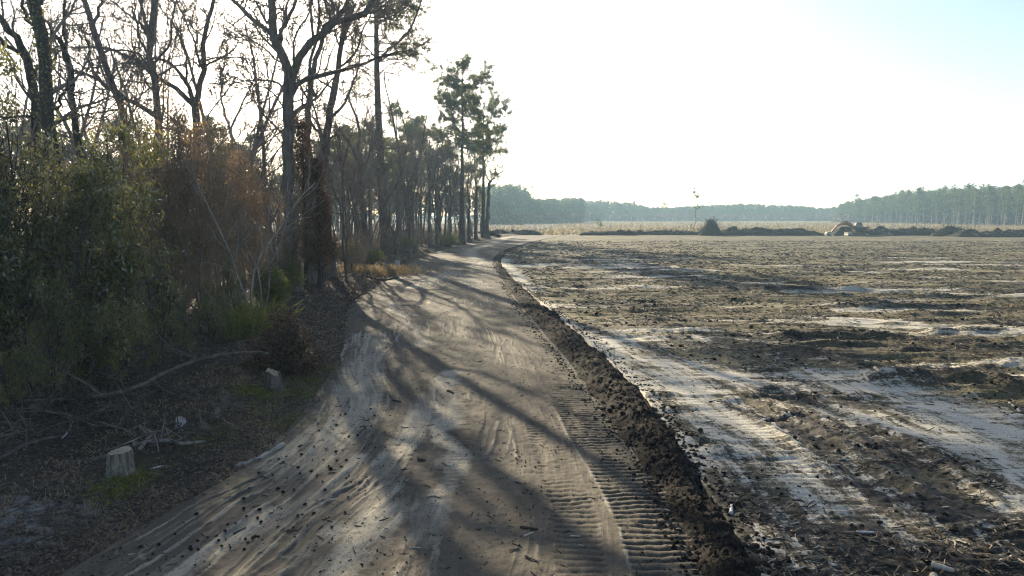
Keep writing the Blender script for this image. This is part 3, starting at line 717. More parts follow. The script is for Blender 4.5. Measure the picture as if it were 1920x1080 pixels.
    named_tree('bare_tree', base_at(298, 545, D), [
        ([(298,545),(298,400),(296,230),(289,150),(282,100),(286,40),(292,-20),(298,-80)], 7.5, 5, 6), ([(295,219),(266,201),(240,185),(215,167),(190,150),(152,136),(128,112)], 5, 2.2, 9), ([(282,110),(268,85),(255,50),(250,0)], 2.4, 1.2, 6),
        ([(285,130),(300,100),(312,60),(318,10),(330,-30)], 2.8, 1.4, 6), ([(283,80),(268,50),(262,10),(270,-40)], 2, 1, 5)],
        'upright bare tree with one long low limb sweeping out to the left', seed=15, D=D, sub=(7, 5, 4), maxL=3)
    D = 43
    named_tree('oak_tree', base_at(368, 530, D), [
        ([(368,535),(369,400),(370,280),(366,200)], 7.5, 7, 2), ([(366,200),(352,192),(332,166),(302,150),(264,120),(240,105),(205,94),(165,90)], 5.5, 2, 10), ([(363,194),(352,160),(332,130),(312,114),(282,112),(262,118)], 4.5, 1.8, 8),
        ([(368,198),(380,165),(385,132),(389,95),(402,42),(413,-22)], 5.5, 2.8, 8), ([(384,132),(370,106),(362,72),(342,42),(325,8)], 2.6, 1.2, 6), ([(387,124),(415,112),(440,90),(448,76),(430,70)], 2.2, .9, 5), ([(350,158),(345,110),(332,70),(335,20)], 2.4, 1, 6)],
        'low forking oak whose curved limbs spread wide to both sides behind the brown shrubs', seed=16, D=D, sub=(7, 5, 4), maxL=3)
    D = 46
    named_tree('bare_tree', base_at(455, 520, D), [
        ([(455,522),(450,400),(442,300),(430,240)], 4, 3, 4), ([(430,240),(415,200),(410,160),(412,110)], 2.4, 1, 8), ([(432,244),(450,200),(470,165),(480,120)], 2.2, .9, 8), ([(440,290),(470,250),(500,220)], 1.6, .8, 6)],
        'thin pale bare tree in the gap between the low forking oak and the broad oak', seed=17, D=D, bark='bark_pale', sub=(6, 5, 4), maxL=3)
    # right end of the wood: thin bare trees between the two last pines
    for px, py, top, D, sd_, lab in ((880, 452, 300, 112, 21, 'thin bare tree standing just right of the tall pine with a flat layered crown'), (893, 450, 262, 120, 22, 'thin bare tree close to the left side of the last pine'),
                                   (846, 458, 290, 104, 23, 'thin bare tree just left of the tall pine with a flat layered crown'), (826, 462, 300, 98, 24, 'thin bare many-twigged tree, second left of the tall layered pine'), (806, 466, 250, 92, 25, 'bare tree with an upright narrow crown, third left of the tall layered pine')):
        named_tree('bare_tree', base_at(px, py, D), [([(px,py+3),(px-2,py-50),(px+1,(py+top)/2)], 3, 2, 5), ([(px+1,(py+top)/2),(px-3,top+50),(px+2,top)], 1.9, .5, 8), ([(px,(py+top)/2+12),(px+8,(py+top)/2-25),(px+12,top+50)], 1.3, .4, 6), ([(px,(py+top)/2+30),(px-8,(py+top)/2),(px-12,top+70)], 1.1, .4, 5)], lab, seed=sd_, D=D, sub=(4, 3, 2), maxL=4)
    D = 133
    named_tree('bare_tree', base_at(913, 447, D), [([(914,449),(914,400),(917,350),(921,338)], 4.2, 2.6, 1), ([(921,338),(929,328),(927,300),(925,280)], 1.4, .4, 3), ([(919,344),(911,325),(908,300)], 1.4, .5, 3), ([(927,328),(938,324),(945,319)], .8, .3, 2)],
        'bare forked tree hard against the right side of the last pine', seed=27, D=D, sub=(3, 2, 2), maxL=3)
def big_pines():
    D = 71; b = base_at(726, 482, D)
    loc = lambda L, dd=0: [tuple(at(px, py, D+dd)-Vector(b)) for px, py in L]
    path = [(0, 0, -.4)]+loc([(722,440),(717,370),(712,270),(708,180),(706,100),(705,0),(703,-90),(702,-190)])
    root = thing('pine_tree', b, 'tallest pine, straight bare trunk and broad open crown, beside the sunny dry grass', 'pine tree')
    tm, bm_, cm = pine_mesh(seed=41, H=path[-1][2], r0=.5, cs=17.0, Rc=5.6, nb=84, path=path, ntuft=26, nl=.34, nw=.065, dead=8, k=12, prof=lambda t: .75+.5*t-.7*max(0, t-.8), bias=.6)
    rng = np.random.default_rng(4); pr = random.Random(4); tc, td = [], []
    for L, r0, r1 in (([(707,122),(722,98),(745,80),(766,60),(778,36),(790,4),(800,-30)], .15, .07), ([(709,116),(728,104),(745,99),(768,100),(782,108)], .11, .03), ([(711,140),(725,125),(745,117),(768,128),(780,140),(789,138)], .07, .025),
                      ([(706,112),(692,94),(676,80),(655,75)], .1, .03), ([(706,155),(690,138),(676,130),(660,112)], .07, .03), ([(708,205),(692,186),(672,176),(648,171)], .06, .02), ([(707,165),(690,158),(660,157),(640,152)], .05, .02)):
        P = resample(loc(L), 11); P[:, 1] += np.cumsum(rng.normal(size=11)*.12); tubes(bm_, P, np.linspace(r0, r1, 11), 5)
        for i in range(4, 11):
            for c in range(5 if i > 6 else 3):
                d = Vector((pr.gauss(0, 1), pr.gauss(0, 1), pr.gauss(.4, .5))).normalized(); e = Vector(P[i])+d*pr.uniform(.3, 1.1)
                tubes(bm_, [tuple(P[i]), tuple(e)], [r1*.5, .012], 3); tc.append(tuple(e)); td.append(tuple(d))
    needle_tufts(cm, np.array(tc), np.array(td), rng, 16, .36, .055)
    tm.build('trunk', M['bark_pine'], root, (0, 0, 0)); bm_.build('limbs', M['bark_pine'], root, (0, 0, 0)); cm.build('crown', M['pine'], root, (0, 0, 0), smooth=False)
    lay = lambda t: .38+.75*abs(math.sin(t*7.2+.6))*(1-.45*t) if t < .72 else .95-.5*(t-.72)/.28
    D = 107; b = base_at(867, 455, D); H = at(864, 127, D).z-b[2]
    pine('pine_tree', b, 'tall pine with a layered flat-topped crown standing at the edge of the track', dict(seed=52, H=H, r0=.42, cs=H*.52, Rc=5.6, nb=60, ntuft=30, nl=.42, nw=.09, prof=lay, dead=9))
    D = 131; b = base_at(906, 447, D); H = at(905, 192, D).z-b[2]
    pine('pine_tree', b, 'last pine at the end of the wood, its open crown leaning out over the track', dict(seed=55, H=H, r0=.4, cs=H*.42, Rc=5.6, nb=52, ntuft=26, nl=.45, nw=.095, prof=lambda t: .95-.25*t+.2*math.sin(t*9), dead=8))
    for px, py, top, D, Rc, sd_, lab in ((790, 455, 222, 128, 4.5, 61, 'round-crowned pine showing behind the tall layered pine, left of it'), (748, 460, 196, 118, 3.2, 62, 'narrow pine behind and right of the tallest pine'), (820, 455, 250, 138, 4.2, 63, 'short round pine half hidden behind the layered pine'),
                                        (775, 458, 235, 112, 3.6, 64, 'round pine in the wood between the tallest pine and the layered pine'), (655, 470, 240, 105, 3.6, 65, 'pine with a pale rounded top seen between the forked bare tree and the tallest pine'), (612, 480, 262, 100, 3.4, 66, 'pine half hidden behind the crooked arms of the forked bare tree')):
        b = base_at(px, py, D); H = at(px, top, D).z-b[2]
        pine('pine_tree', b, lab, dict(seed=sd_, H=H, r0=.3, cs=H*.45, Rc=Rc, nb=44, ntuft=14, nl=.5, nw=.08, dead=6))
    # russet cedars
    for px, py, top, D, Rc, sd_, lab in ((575, 545, 228, 39.5, .95, 71, 'tall narrow russet cedar at the right of the oak trunk'), (600, 540, 300, 38, .8, 72, 'shorter russet cedar in front of the tall narrow one'), (604, 520, 360, 42, .9, 73, 'dark brown cedar low beside the russet cedars')):
        b = base_at(px, py, D); H = at(px, top, D).z-b[2]; rng = np.random.default_rng(sd_)
        root = thing('cedar_tree', b, lab, 'cedar tree')
        mb = MB(); tubes(mb, [[0, 0, -.3], [.05, 0, H*.4], [.02, .05, H*.97]], [.14, .1, .02], 7)
        n = 190; z = H*(.12+.87*rng.random(n)**.8); a = rng.random(n)*6.283; L = Rc*(1.15-z/H)*rng.uniform(.5, 1.35, n)+.12
        e = np.stack([np.cos(a)*L, np.sin(a)*L, z+L*.7], axis=1); s0 = np.stack([0*z, 0*z, z], axis=1)
        tubes(mb, np.stack([s0, (s0+e)/2-[0, 0, .05], e], axis=1), np.tile([.02, .015, .008], (n, 1)), 3)
        mb.build('trunk', M['bark_dark'], root, (0, 0, 0))
        f = rng.uniform(.3, 1.05, (n, 30)); Cc = (s0[:, None]+(e-s0)[:, None]*f[..., None]).reshape(-1, 3)+rng.normal(size=(n*30, 3))*.13
        D_ = np.repeat(e-s0, 30, axis=0)+rng.normal(size=Cc.shape)*.7; mb = MB(); blades(mb, Cc, D_, None, .2*rng.uniform(.5, 1.3, len(Cc)), .05, rng, .1)
        mb.build('crown', M['cedar'], root, (0, 0, 0), smooth=False)
named_trees(); big_pines()
# ------------------------------------------------------------------ shrubs
def shrub_proto(name, label, cat, group, seed, H, kind):
    rng = random.Random(seed); nr = np.random.default_rng(seed); out = {}
    S = S_decid(kids=(9, 7, 6, 4) if kind != 'bare' else (7, 6, 4, 3), wob=.12, up=.06, ang=42, ratio=(.42, .5, .5, .5))
    for s in S: s['rmin'] = .004
    S[0]['t0'] = .12; S[0]['up'] = .05
    for st in range(4 if kind == 'bare' else 5):
        a = rng.random()*6.28; lean = rng.uniform(.05, .42)
        d = Vector((math.cos(a)*lean, math.sin(a)*lean, 1)).normalized()
        grow(rng, out, Vector((math.cos(a)*.15, math.sin(a)*.15, -.1)), d, H*rng.uniform(.7, .95), H*.008, 0, S)
    root = thing(name, (0, 0, 0), label, cat, group)
    mb = MB(); emit(mb, out.get(0, []), 5); emit(mb, out.get(1, []), 4); emit(mb, out.get(2, []), 3)
    if kind == 'bare': emit(mb, out.get(3, []), 3); emit(mb, out.get(4, []), 3)
    else: emit(mb, out.get(3, []), 3)
    mb.build('stems', M['bark_dark'] if kind == 'green' else M['twig_brown'], root, (0, 0, 0))
    if kind == 'green':
        T = tips(out, (3, 4), .3); T = T[nr.random(len(T)) < min(1, 5200/len(T))]
        T = T[(fbm(T[:,0]*1.3+seed, T[:,1]*1.3+T[:,2]*1.1, seed, 2) > .49)]
        k = 3; C_ = np.repeat(T, k, axis=0)+nr.normal(size=(len(T)*k, 3))*.10
        D_ = nr.normal(size=C_.shape); n = len(C_); mb = MB()
        N_ = nr.normal(size=(n, 3))*.6; N_[:, 2] += 1; N_[:, 0] -= .4; blades(mb, C_, D_, N_, .115*nr.uniform(.45, 1.45, n), .058*nr.uniform(.6, 1.3, n), nr, .12); mb.build('leaves', M['holly'], root, (0, 0, 0), smooth=False)
    elif kind == 'brown':
        T = tips(out, (3, 4), .3); T = T[nr.random(len(T)) < min(1, 3200/len(T))]
        k = 2; C_ = np.repeat(T, k, axis=0)+nr.normal(size=(len(T)*k, 3))*.08
        D_ = nr.normal(size=C_.shape); D_[:, 2] -= .5; n = len(C_); mb = MB()
        N_ = nr.normal(size=(n, 3))*.7; N_[:, 2] += 1; N_[:, 0] -= .4; blades(mb, C_, D_, N_, .09*nr.uniform(.5, 1.2, n), .045, nr, .12); mb.build('leaves', M['brownleaf'], root, (0, 0, 0), smooth=False)
    return root
def PH(p): return max(v[2] for c in KIDS[p.name] for v in c.bound_box)
def seat(root, x, y): root.location = (x, y, fz(x, y)); return root
def shrubs():
    greens = [(s, shrub_proto('evergreen_shrub', 'x', 'shrub', 'evergreen shrubs at the wood edge', s, 5.0, 'green')) for s in (101, 102, 103, 104)]
    browns = [(s, shrub_proto('russet_shrub', 'x', 'shrub', 'russet-leaved shrubs', s, 5.0, 'brown')) for s in (111, 112, 113)]
    bares = [(s, shrub_proto('bare_shrub', 'x', 'shrub', 'bare twiggy undergrowth along the wood', s, 4.0, 'bare')) for s in (121, 122, 123, 124)]
    rng = random.Random(9); used = set()
    def put(protos, H0, px, py, top, label, group=None, D=None):
        s, p = protos[rng.randrange(len(protos))]
        g = gp(px, py) if D is None else at(px, 500, D); x, y = g.x, g.y
        H0 = PH(p); H = (at(px, top, y).z-fz(x, y))*(1.15 if H0 > 3 else 1); sc = max(.25, H/H0)
        if p.name not in used:
            used.add(p.name); o = p; o.location = (x, y, fz(x, y)); o.rotation_euler = (0, 0, rng.random()*6.28); o.scale = (sc*.72, sc*.72, sc)
        else: o = dup(p, (x, y, fz(x, y)), rng.random()*6.28, (sc*.72, sc*.72, sc))
        o['label'] = label
        if group: o['group'] = group
        return o
    big = ((70,772,140,'tallest glossy evergreen shrub, in front of the ivy-clad trunk'), (150,742,270,'tall glossy evergreen shrub under the crooked bent trunk'), (5,780,235,'dense evergreen shrub at the left end of the wood edge'), (190,720,380,'mid-height evergreen shrub left of the russet-leaved shrubs'))
    for px, py, top, lab in big: put(greens, 4.6, px, py, top, lab)
    G = 'low glossy evergreen shrub in the dark thicket behind the fallen trunk'
    for px, py, top in ((235,745,530),(300,705,470),(110,790,530),(395,668,540),(425,645,500),(290,725,600),(20,740,420),(455,640,560),(-60,760,250),(500,590,490),(30,820,660),(350,700,600),(200,760,580),(330,670,540)):
        put(greens, 4.6, px, py, top, G, 'low evergreen shrubs behind the fallen trunk')
    for px, py, top, lab in ((300,640,215,'tall sparse russet-leaved shrub under the upright bare tree'), (395,640,205,'tallest sparse russet-leaved shrub in front of the low forking oak'), (450,605,240,'russet-leaved shrub left of the oak trunk'), (250,655,300,'russet-leaved shrub between the evergreens and the taller russet shrubs')):
        put(browns, 4.6, px, py, top, lab)
    for px, py, top in ((340,620,320),(490,585,310),(420,590,280),(530,560,380),(275,620,280)):
        put(browns, 4.6, px, py, top, 'sparse russet-leaved shrub in the thicket below the oaks', 'russet shrubs below the oaks')
    B = 'bare brown twiggy shrub in the tangle along the wood edge'
    # tangle along the edge
    n = 0
    for i in range(400):
        y = 17+110*rng.random()**1.5; m = 1.6+min(2.6, max(0, (60-y)*.07)) if y < 60 else 1.3
        x = float(XL(np.array([y]))[0])-m-abs(rng.gauss(0, 1))*(3.2 if y < 60 else 4.5)
        if y < 30: x -= 2.2
        px = 960+x/y*FPX
        if px < -60 or px > 930 or (px < 560 and rng.random() < .3): continue
        H = rng.uniform(1.2, 3.6) if y < 60 else rng.uniform(1.2, 3.4)
        s, p = bares[n % 4]; sc = H/3.4
        if p.name not in used: used.add(p.name); o = p; o.location = (x, y, fz(x, y)); o.scale = (sc,)*3
        else: o = dup(p, (x, y, fz(x, y)), rng.random()*6.28, (sc*1.05, sc*1.05, sc))
        o['label'] = B; n += 1
        if n >= 100: break
    for s, p in greens+browns+bares:                       # a kind that was not planted leaves nothing behind
        if p.name not in used:
            for c in KIDS[p.name]: bpy.data.objects.remove(c)
            bpy.data.objects.remove(p)
    # fern-like bright plants
    def tuft(name, label, cat, g, n, L, W, mat, sp, seed, up=.8):
        nr = np.random.default_rng(seed); root = thing(name, (g.x, g.y, fz(g.x, g.y)), label, cat)
        C_ = nr.normal(size=(n, 3))*sp; C_[:, 2] = -.03
        D_ = nr.normal(size=(n, 3))*.55; D_[:, 2] = abs(D_[:, 2])+up; mb = MB()
        P0 = C_; L_ = L*nr.uniform(.5, 1.15, n)[:, None]; d = D_/np.linalg.norm(D_, axis=1, keepdims=True); out_ = d*np.array([1, 1, 0])
        P1 = P0+d*L_*.55; P2 = P1+(d+out_*.9-[0, 0, .25])*L_*.45
        blades(mb, P0, P1-P0, None, np.linalg.norm(P1-P0, axis=1), W, nr, .02); blades(mb, P1, P2-P1, None, np.linalg.norm(P2-P1, axis=1), W*.9, nr, .02)
        mb.build('blades', mat, root, (0, 0, 0), smooth=False); return root
    tuft('grass_clump', 'tall yellow-green grass clump behind the uprooted stump', 'grass clump', gp(472, 650), 420, 1.5, .035, M['fern'], .42, 5, 1.1)
    tuft('grass_clump', 'sunlit dry tan grass clump at the foot of the tallest pine', 'grass clump', gp(722, 514), 1600, .8, .04, M['straw'], 1.3, 6, .7)
    tuft('grass_clump', 'small dry grass clump in front of the bare forked tree', 'grass clump', gp(672, 518), 500, .7, .04, M['straw'], .8, 7, .7)
    def leafy(label, px, py, H, seed, mat, wdt):
        nr = np.random.default_rng(seed); g = gp(px, py); root = thing('leafy_bush', (g.x, g.y, fz(g.x, g.y)), label, 'bush')
        n = 70; a = nr.random(n)*6.28; rr = wdt*np.sqrt(nr.random(n)); e = np.stack([np.cos(a)*rr, np.sin(a)*rr, H*(1-.55*(rr/wdt)**2)*nr.uniform(.55, 1.05, n)], axis=1)
        mb = MB(); tubes(mb, np.stack([e*[.15, .15, 0]-[0, 0, .05], e*[.6, .6, .55], e], axis=1), np.tile([.015, .012, .006], (n, 1)), 3); mb.build('stems', M['twig_brown'], root, (0, 0, 0))
        f = nr.uniform(.35, 1.05, (n, 60)); C_ = (e[:, None]*np.stack([f, f, f**.8], axis=-1)).reshape(-1, 3)+nr.normal(size=(n*60, 3))*.12
        mb = MB(); blades(mb, C_, nr.normal(size=C_.shape), None, .15*nr.uniform(.6, 1.2, len(C_)), .07, nr, .1); mb.build('leaves', mat, root, (0, 0, 0), smooth=False)
    leafy('bright yellow-green bush at the foot of the tallest pine, left of its trunk', 692, 500, 1.7, 3, M['fern'], 1.5)
    leafy('yellow-green bush in the shade left of the bright bush', 655, 505, 2.1, 4, M['fern'], 1.2)
    leafy('low green bush between the cedars and the track', 540, 560, 2.4, 8, M['fern'], .9)
    leafy('dark green bush among the trunks behind the tallest pine', 745, 478, 2.4, 9, M['holly'], 2.4)
    leafy('dark green bush under the layered pine', 840, 463, 2.2, 10, M['holly'], 2.4)
    leafy('yellowish bush in front of the oak trunk', 510, 590, 2.0, 11, M['fern'], .8)
shrubs()
# ------------------------------------------------------------------ the wood behind
def wood():
    rng = random.Random(31); used = set()
    G1, G2, G3 = 'bare trees in the depth of the wood', 'pines in the depth of the wood', 'bare saplings inside the wood'
    L1, L2, L3 = 'bare grey-brown tree in the depth of the wood', 'pine in the depth of the wood behind the bare trees', 'thin bare sapling inside the wood behind the track-side trees'
    dec = []
    for s in (201, 202, 203, 204, 205):
        r = thing('wood_tree', (0, 0, 0), L1, 'tree', G1); out = {}; pr = random.Random(s)
        grow(pr, out, Vector((0, 0, -.3)), Vector((pr.gauss(0, .05), pr.gauss(0, .05), 1)).normalized(), 11, .15, 0, S_decid(kids=(11, 6, 5, 3), ang=42, up=.09, ratio=(.42, .5, .5, .5)))
        tree_parts(r, out, (0, 0, 0), M['bark'], M['twig']); dec.append(r)
    sap = []
    for s in (211, 212, 213, 214):
        r = thing('sapling', (0, 0, 0), L3, 'sapling', G3); out = {}; pr = random.Random(s)
        S = S_decid(kids=(12, 5, 4, 0), ang=38, up=.1, ratio=(.3, .5, .5, .5)); S = S[:4]
        for q in range(2 if s % 2 else 1): grow(pr, out, Vector((q*.3, 0, -.2)), Vector((pr.gauss(0, .08), pr.gauss(0, .08), 1)).normalized(), 8, .06, 0, S)
        tree_parts(r, out, (0, 0, 0), M['bark_pale'] if s % 2 else M['bark'], M['twig']); sap.append(r)
    pin = []
    for s in (221, 222, 223, 224):
        r = pine('wood_pine', (0, 0, 0), L2, dict(seed=s, H=16, r0=.2, cs=8.5, Rc=2.9, nb=32, ntuft=11, nl=.5, nw=.09, dead=8, k=6), needle='pine', group=G2); pin.append(r)
    taken = []
    def place(protos, H0, n, ymin, ymax, hmin, hmax, slope, dmin, power=1.3, edge=2.0, spread=60, h0=4.5):
        c = 0; it = 0
        while c < n and it < 6000:
            it += 1
            y = ymin+(ymax-ymin)*rng.random()**power
            x = float(XL(np.array([min(y, 145)]))[0])-edge-(spread+.3*y)*rng.random()**1.5
            px = 960+x/y*FPX
            if px < -180 or px > 925: continue
            if px > 800 and y > 150: continue
            if any((x-a)**2+(y-b)**2 < dmin*dmin for a, b in taken): continue
            lim = slope-.055*max(0, (px-640)/260) if px > 640 else slope
            H = min(rng.uniform(hmin, hmax), h0+lim*y*rng.uniform(.55, 1.25))
            if H < 4: continue
            p = protos[c % len(protos)]; sc = H/H0; rz = rng.random()*6.28; z = fz(x, y)
            if p.name not in used: used.add(p.name); p.location = (x, y, z); p.rotation_euler = (0, 0, rz); p.scale = (sc,)*3
            else: dup(p, (x, y, z), rz, (sc*rng.uniform(.85, 1.15),)*2+(sc,), tilt=(rng.gauss(0, .03), rng.gauss(0, .03)))
            taken.append((x, y)); c += 1
    for i in range(34):                                  # slim tall trees standing along the edge
        y = 44+92*(i+rng.random())/34; x = float(XL(np.array([y]))[0])-1.6-(1.2+.06*y)*rng.random()**1.2; px = 960+x/y*FPX
        if px > 905 or any((x-a)**2+(y-b)**2 < 1.7 for a, b in taken): continue
        H = min(4.5+(.155-.06*max(0, (px-690)/200))*y*rng.uniform(.65, 1.1), 20); p = dec[i % 5]; sc = H/11.5; taken.append((x, y))
        o = dup(p, (x, y, fz(x, y)), rng.random()*6.28, (sc*.62, sc*.62, sc), 'slim bare tree in the front row along the track edge', 'slim bare trees along the track', (rng.gauss(0, .05), rng.gauss(0, .05)))
    for i, px in enumerate((128, 205, 232, 318, 338, 405, 425, 470, 492, 30, 170)):
        y = rng.uniform(46, 72) if i < 9 else rng.uniform(70, 88); g = at(px, 500, y); x = g.x; H = (403-rng.uniform(-70, 120))/FPX*y+4.5; H = min(H, 24); p = dec[i % 5]; sc = H/11.5
        if x > float(XL(np.array([y]))[0])-1.5: continue
        taken.append((x, y)); dup(p, (x, y, fz(x, y)), rng.random()*6.28, (sc*.75, sc*.75, sc), 'tall thin bare tree with a fine twiggy top behind the oaks', 'tall thin bare trees behind the oaks', (rng.gauss(0, .05), rng.gauss(0, .05)))
    place(pin, 16, 85, 80, 210, 12, 21, .118, 2.6, 1.0, 5)
    place(dec, 11.5, 75, 34, 170, 8, 17, .115, 1.9, 1.2, 2.5)
    place(sap, 8.5, 125, 24, 150, 5, 12, .105, 1.1, 1.4, 1.6)
wood()
# ------------------------------------------------------------------ far tree lines across the field
def far_lines():
    GR = 'pines of the tree line at the far right of the field'; LR = 'pale-trunked pine in the tree line beyond the right side of the field'
    protos = [far_pine_proto(300+i, 15, (5.2, 6.2, 4.5, 6.6, 5.6)[i], (1.9, 2.3, 2.1, 1.8, 2.5)[i], LR, GR, .15) for i in range(5)]
    rng = random.Random(8); A = at(1562, 420, 440); B = at(2010, 420, 255); used = set(); n = 0
    for row in range(3):
        k = 74 if row == 0 else 56
        for i in range(k):
            t = (i+rng.random()*.8)/k; x = A.x+(B.x-A.x)*t+row*6+rng.uniform(-2, 2)+row*rng.uniform(0, 3); y = A.y+(B.y-A.y)*t+rng.uniform(-1.5, 1.5)+row*4
            px = 960+x/y*FPX
            top = np.interp(px, [1560, 1600, 1650, 1700, 1800, 1900, 2000], [390, 376, 372, 360, 353, 354, 344])
            H = (403-top)/FPX*y+4.5; sc = H/15*rng.uniform(.8, 1.12)
            p = protos[rng.randrange(5)]; rz = rng.random()*6.28
            if p.name not in used: used.add(p.name); p.location = (x, y, -.2); p.scale = (sc,)*3
            else: dup(p, (x, y, -.2), rz, (sc*rng.uniform(.9, 1.25),)*2+(sc,), tilt=(rng.gauss(0, .02), rng.gauss(0, .02)))
    # the distant wood, one mass
    mbt, mbc = MB(), MB(); nr = np.random.default_rng(12)
    def mass(xpx0, xpx1, D0, D1, tops, n, dens):
        for i in range(n):
            t = nr.random(); px = xpx0+(xpx1-xpx0)*t; D = D0+(D1-D0)*t+nr.random()*45
            x = (px-960)/FPX*D; H = (403-np.interp(px, *tops))/FPX*D+4.5; H *= nr.uniform(.86, 1.05); cs = H*nr.uniform(.0, .38)
            tubes(mbt, [[x, D, -.5], [x+nr.normal()*.2, D, H*.5], [x+nr.normal()*.3, D, H*.96]], [.2, .16, .06], 4)
            c = clump_crown(nr, H, cs, H*.16, 26, 9, 1.25)
            for v, q in zip(c.v, c.q): mbc.add(v+np.array([x, D, 0], dtype=np.float32), q)
    mass(905, 1090, 340, 400, ([900, 925, 960, 985, 995, 1090], [352, 350, 350, 352, 376, 374]), 200, 1)
    mass(1020, 1570, 500, 540, ([1000, 1060, 1110, 1180, 1215, 1260, 1310, 1400, 1500, 1545, 1580], [378, 374, 377, 381, 390, 390, 387, 383, 388, 392, 385]), 560, 1)
    mass(1570, 2100, 460, 300, ([1560, 1600, 1700, 1800, 2000], [388, 378, 364, 356, 348]), 420, 1)
    mass(300, 930, 310, 310, ([300, 700, 930], [368, 366, 358]), 160, 1)
    o = mbc.build('distant_forest', M['pine_far'], smooth=False); tag(o, 'hazy blue-green forest closing the view beyond the field', 'forest', kind='stuff')
    t_ = mbt.build('trunks', M['bark'], o, (0, 0, 0)); tag(t_, kind='stuff')
    # low brush at the foot of the lines
    mb = MB()
    for (p0, D0, p1, D1, n) in ((905, 335, 1090, 392, 1100), (1030, 488, 1570, 522, 2400), (1560, 436, 2010, 252, 2400)):
        t = nr.random(n); px = p0+(p1-p0)*t; D = D0+(D1-D0)*t+nr.normal(size=n)*3-3; x = (px-960)/FPX*D
        Cc = np.stack([x, D, -.2+nr.random(n)**1.5*5.0], axis=1); C_ = np.repeat(Cc, 4, axis=0)+nr.normal(size=(n*4, 3))*.5; Dd = nr.normal(size=C_.shape); Dd[:, 2] = abs(Dd[:, 2])
        blades(mb, C_, Dd, None, 1.2, .6, nr)
    tag(mb.build('undergrowth', M['deadleaf'], smooth=False), 'low brown brush at the foot of the far trees', 'undergrowth', kind='stuff')
    # single trees that stand out
    def single(px, basepx, top, D, label, cs, Rc, seed, ncl=40, size=.9, r0=.16):
        rngn = np.random.default_rng(seed); x = (px-960)/FPX*D; H = (403-top)/FPX*D+4.5
        root = thing('pine_tree', (x, D, -.2), label, 'pine tree'); mb = MB()
        tubes(mb, [[0, 0, -.3], [rngn.normal()*.2, 0, H*.5], [rngn.normal()*.3, 0, H*.97]], [r0, r0*.8, r0*.3], 6); mb.build('trunk', M['bark'], root, (0, 0, 0))
        clump_crown(rngn, H, H*cs, Rc, ncl, 10, size).build('crown', M['pine_far'], root, (0, 0, 0), smooth=False)
    single(1000, 0, 350, 345, 'lone wide-crowned pine rising above the hazy forest, right of the last track-side pine', .55, 3.1, 1, 34, .7)
    single(1243, 0, 378, 485, 'round lone pine rising in the lowest gap of the hazy forest', .5, 2.9, 2, 40, .7)
    single(1188, 0, 377, 485, 'small knob-topped pine above the hazy forest, left of the lowest gap', .55, 2.4, 7, 26, .9)
    single(1602, 0, 362, 420, 'thin wispy pine sticking up above the near end of the right tree line', .8, 1.3, 3, 12, .7, .1)
    single(1808, 0, 348, 318, 'pine with a pointed top above the middle of the right tree line', .5, 2.6, 4, 40, .8)
    single(1917, 0, 336, 262, 'taller pine at the right end of the tree line', .55, 2.6, 5, 40, .7)
    single(1673, 0, 361, 380, 'small-headed pine just topping the right tree line', .6, 1.6, 6, 22, .7)
def snag(px, base, top, D, label, r, crook=.3, sprigs=0, seed=1):
    nr = np.random.default_rng(seed); x = (px-960)/FPX*D; H = (403-top)/FPX*D+4.5
    root = thing('dead_tree', (x, D, -.15), label, 'dead tree'); mb = MB()
    P = np.stack([nr.normal(size=8)*crook*.25, nr.normal(size=8)*.1, np.linspace(-.3, H, 8)], axis=1); tubes(mb, P, np.linspace(r, r*.35, 8), 5)
    for i in range(5): 
        z = H*nr.uniform(.4, .95); tubes(mb, [[0, 0, z], [nr.normal()*.6, nr.normal()*.3, z+.5]], [r*.35, r*.15], 3)
    mb.build('trunk', M['bark'], root, (0, 0, 0))
    if sprigs:
        z = H*(.45+.55*nr.random(sprigs)); C_ = np.stack([nr.normal(size=sprigs)*.4-(z/H-.6)*1.2, nr.normal(size=sprigs)*.3, z], axis=1); mb = MB()
        blades(mb, np.repeat(C_, 5, axis=0)+nr.normal(size=(sprigs*5, 3))*.2, nr.normal(size=(sprigs*5, 3)), None, .6, .35, nr); mb.build('leaves', M['pine_far'], root, (0, 0, 0), smooth=False)
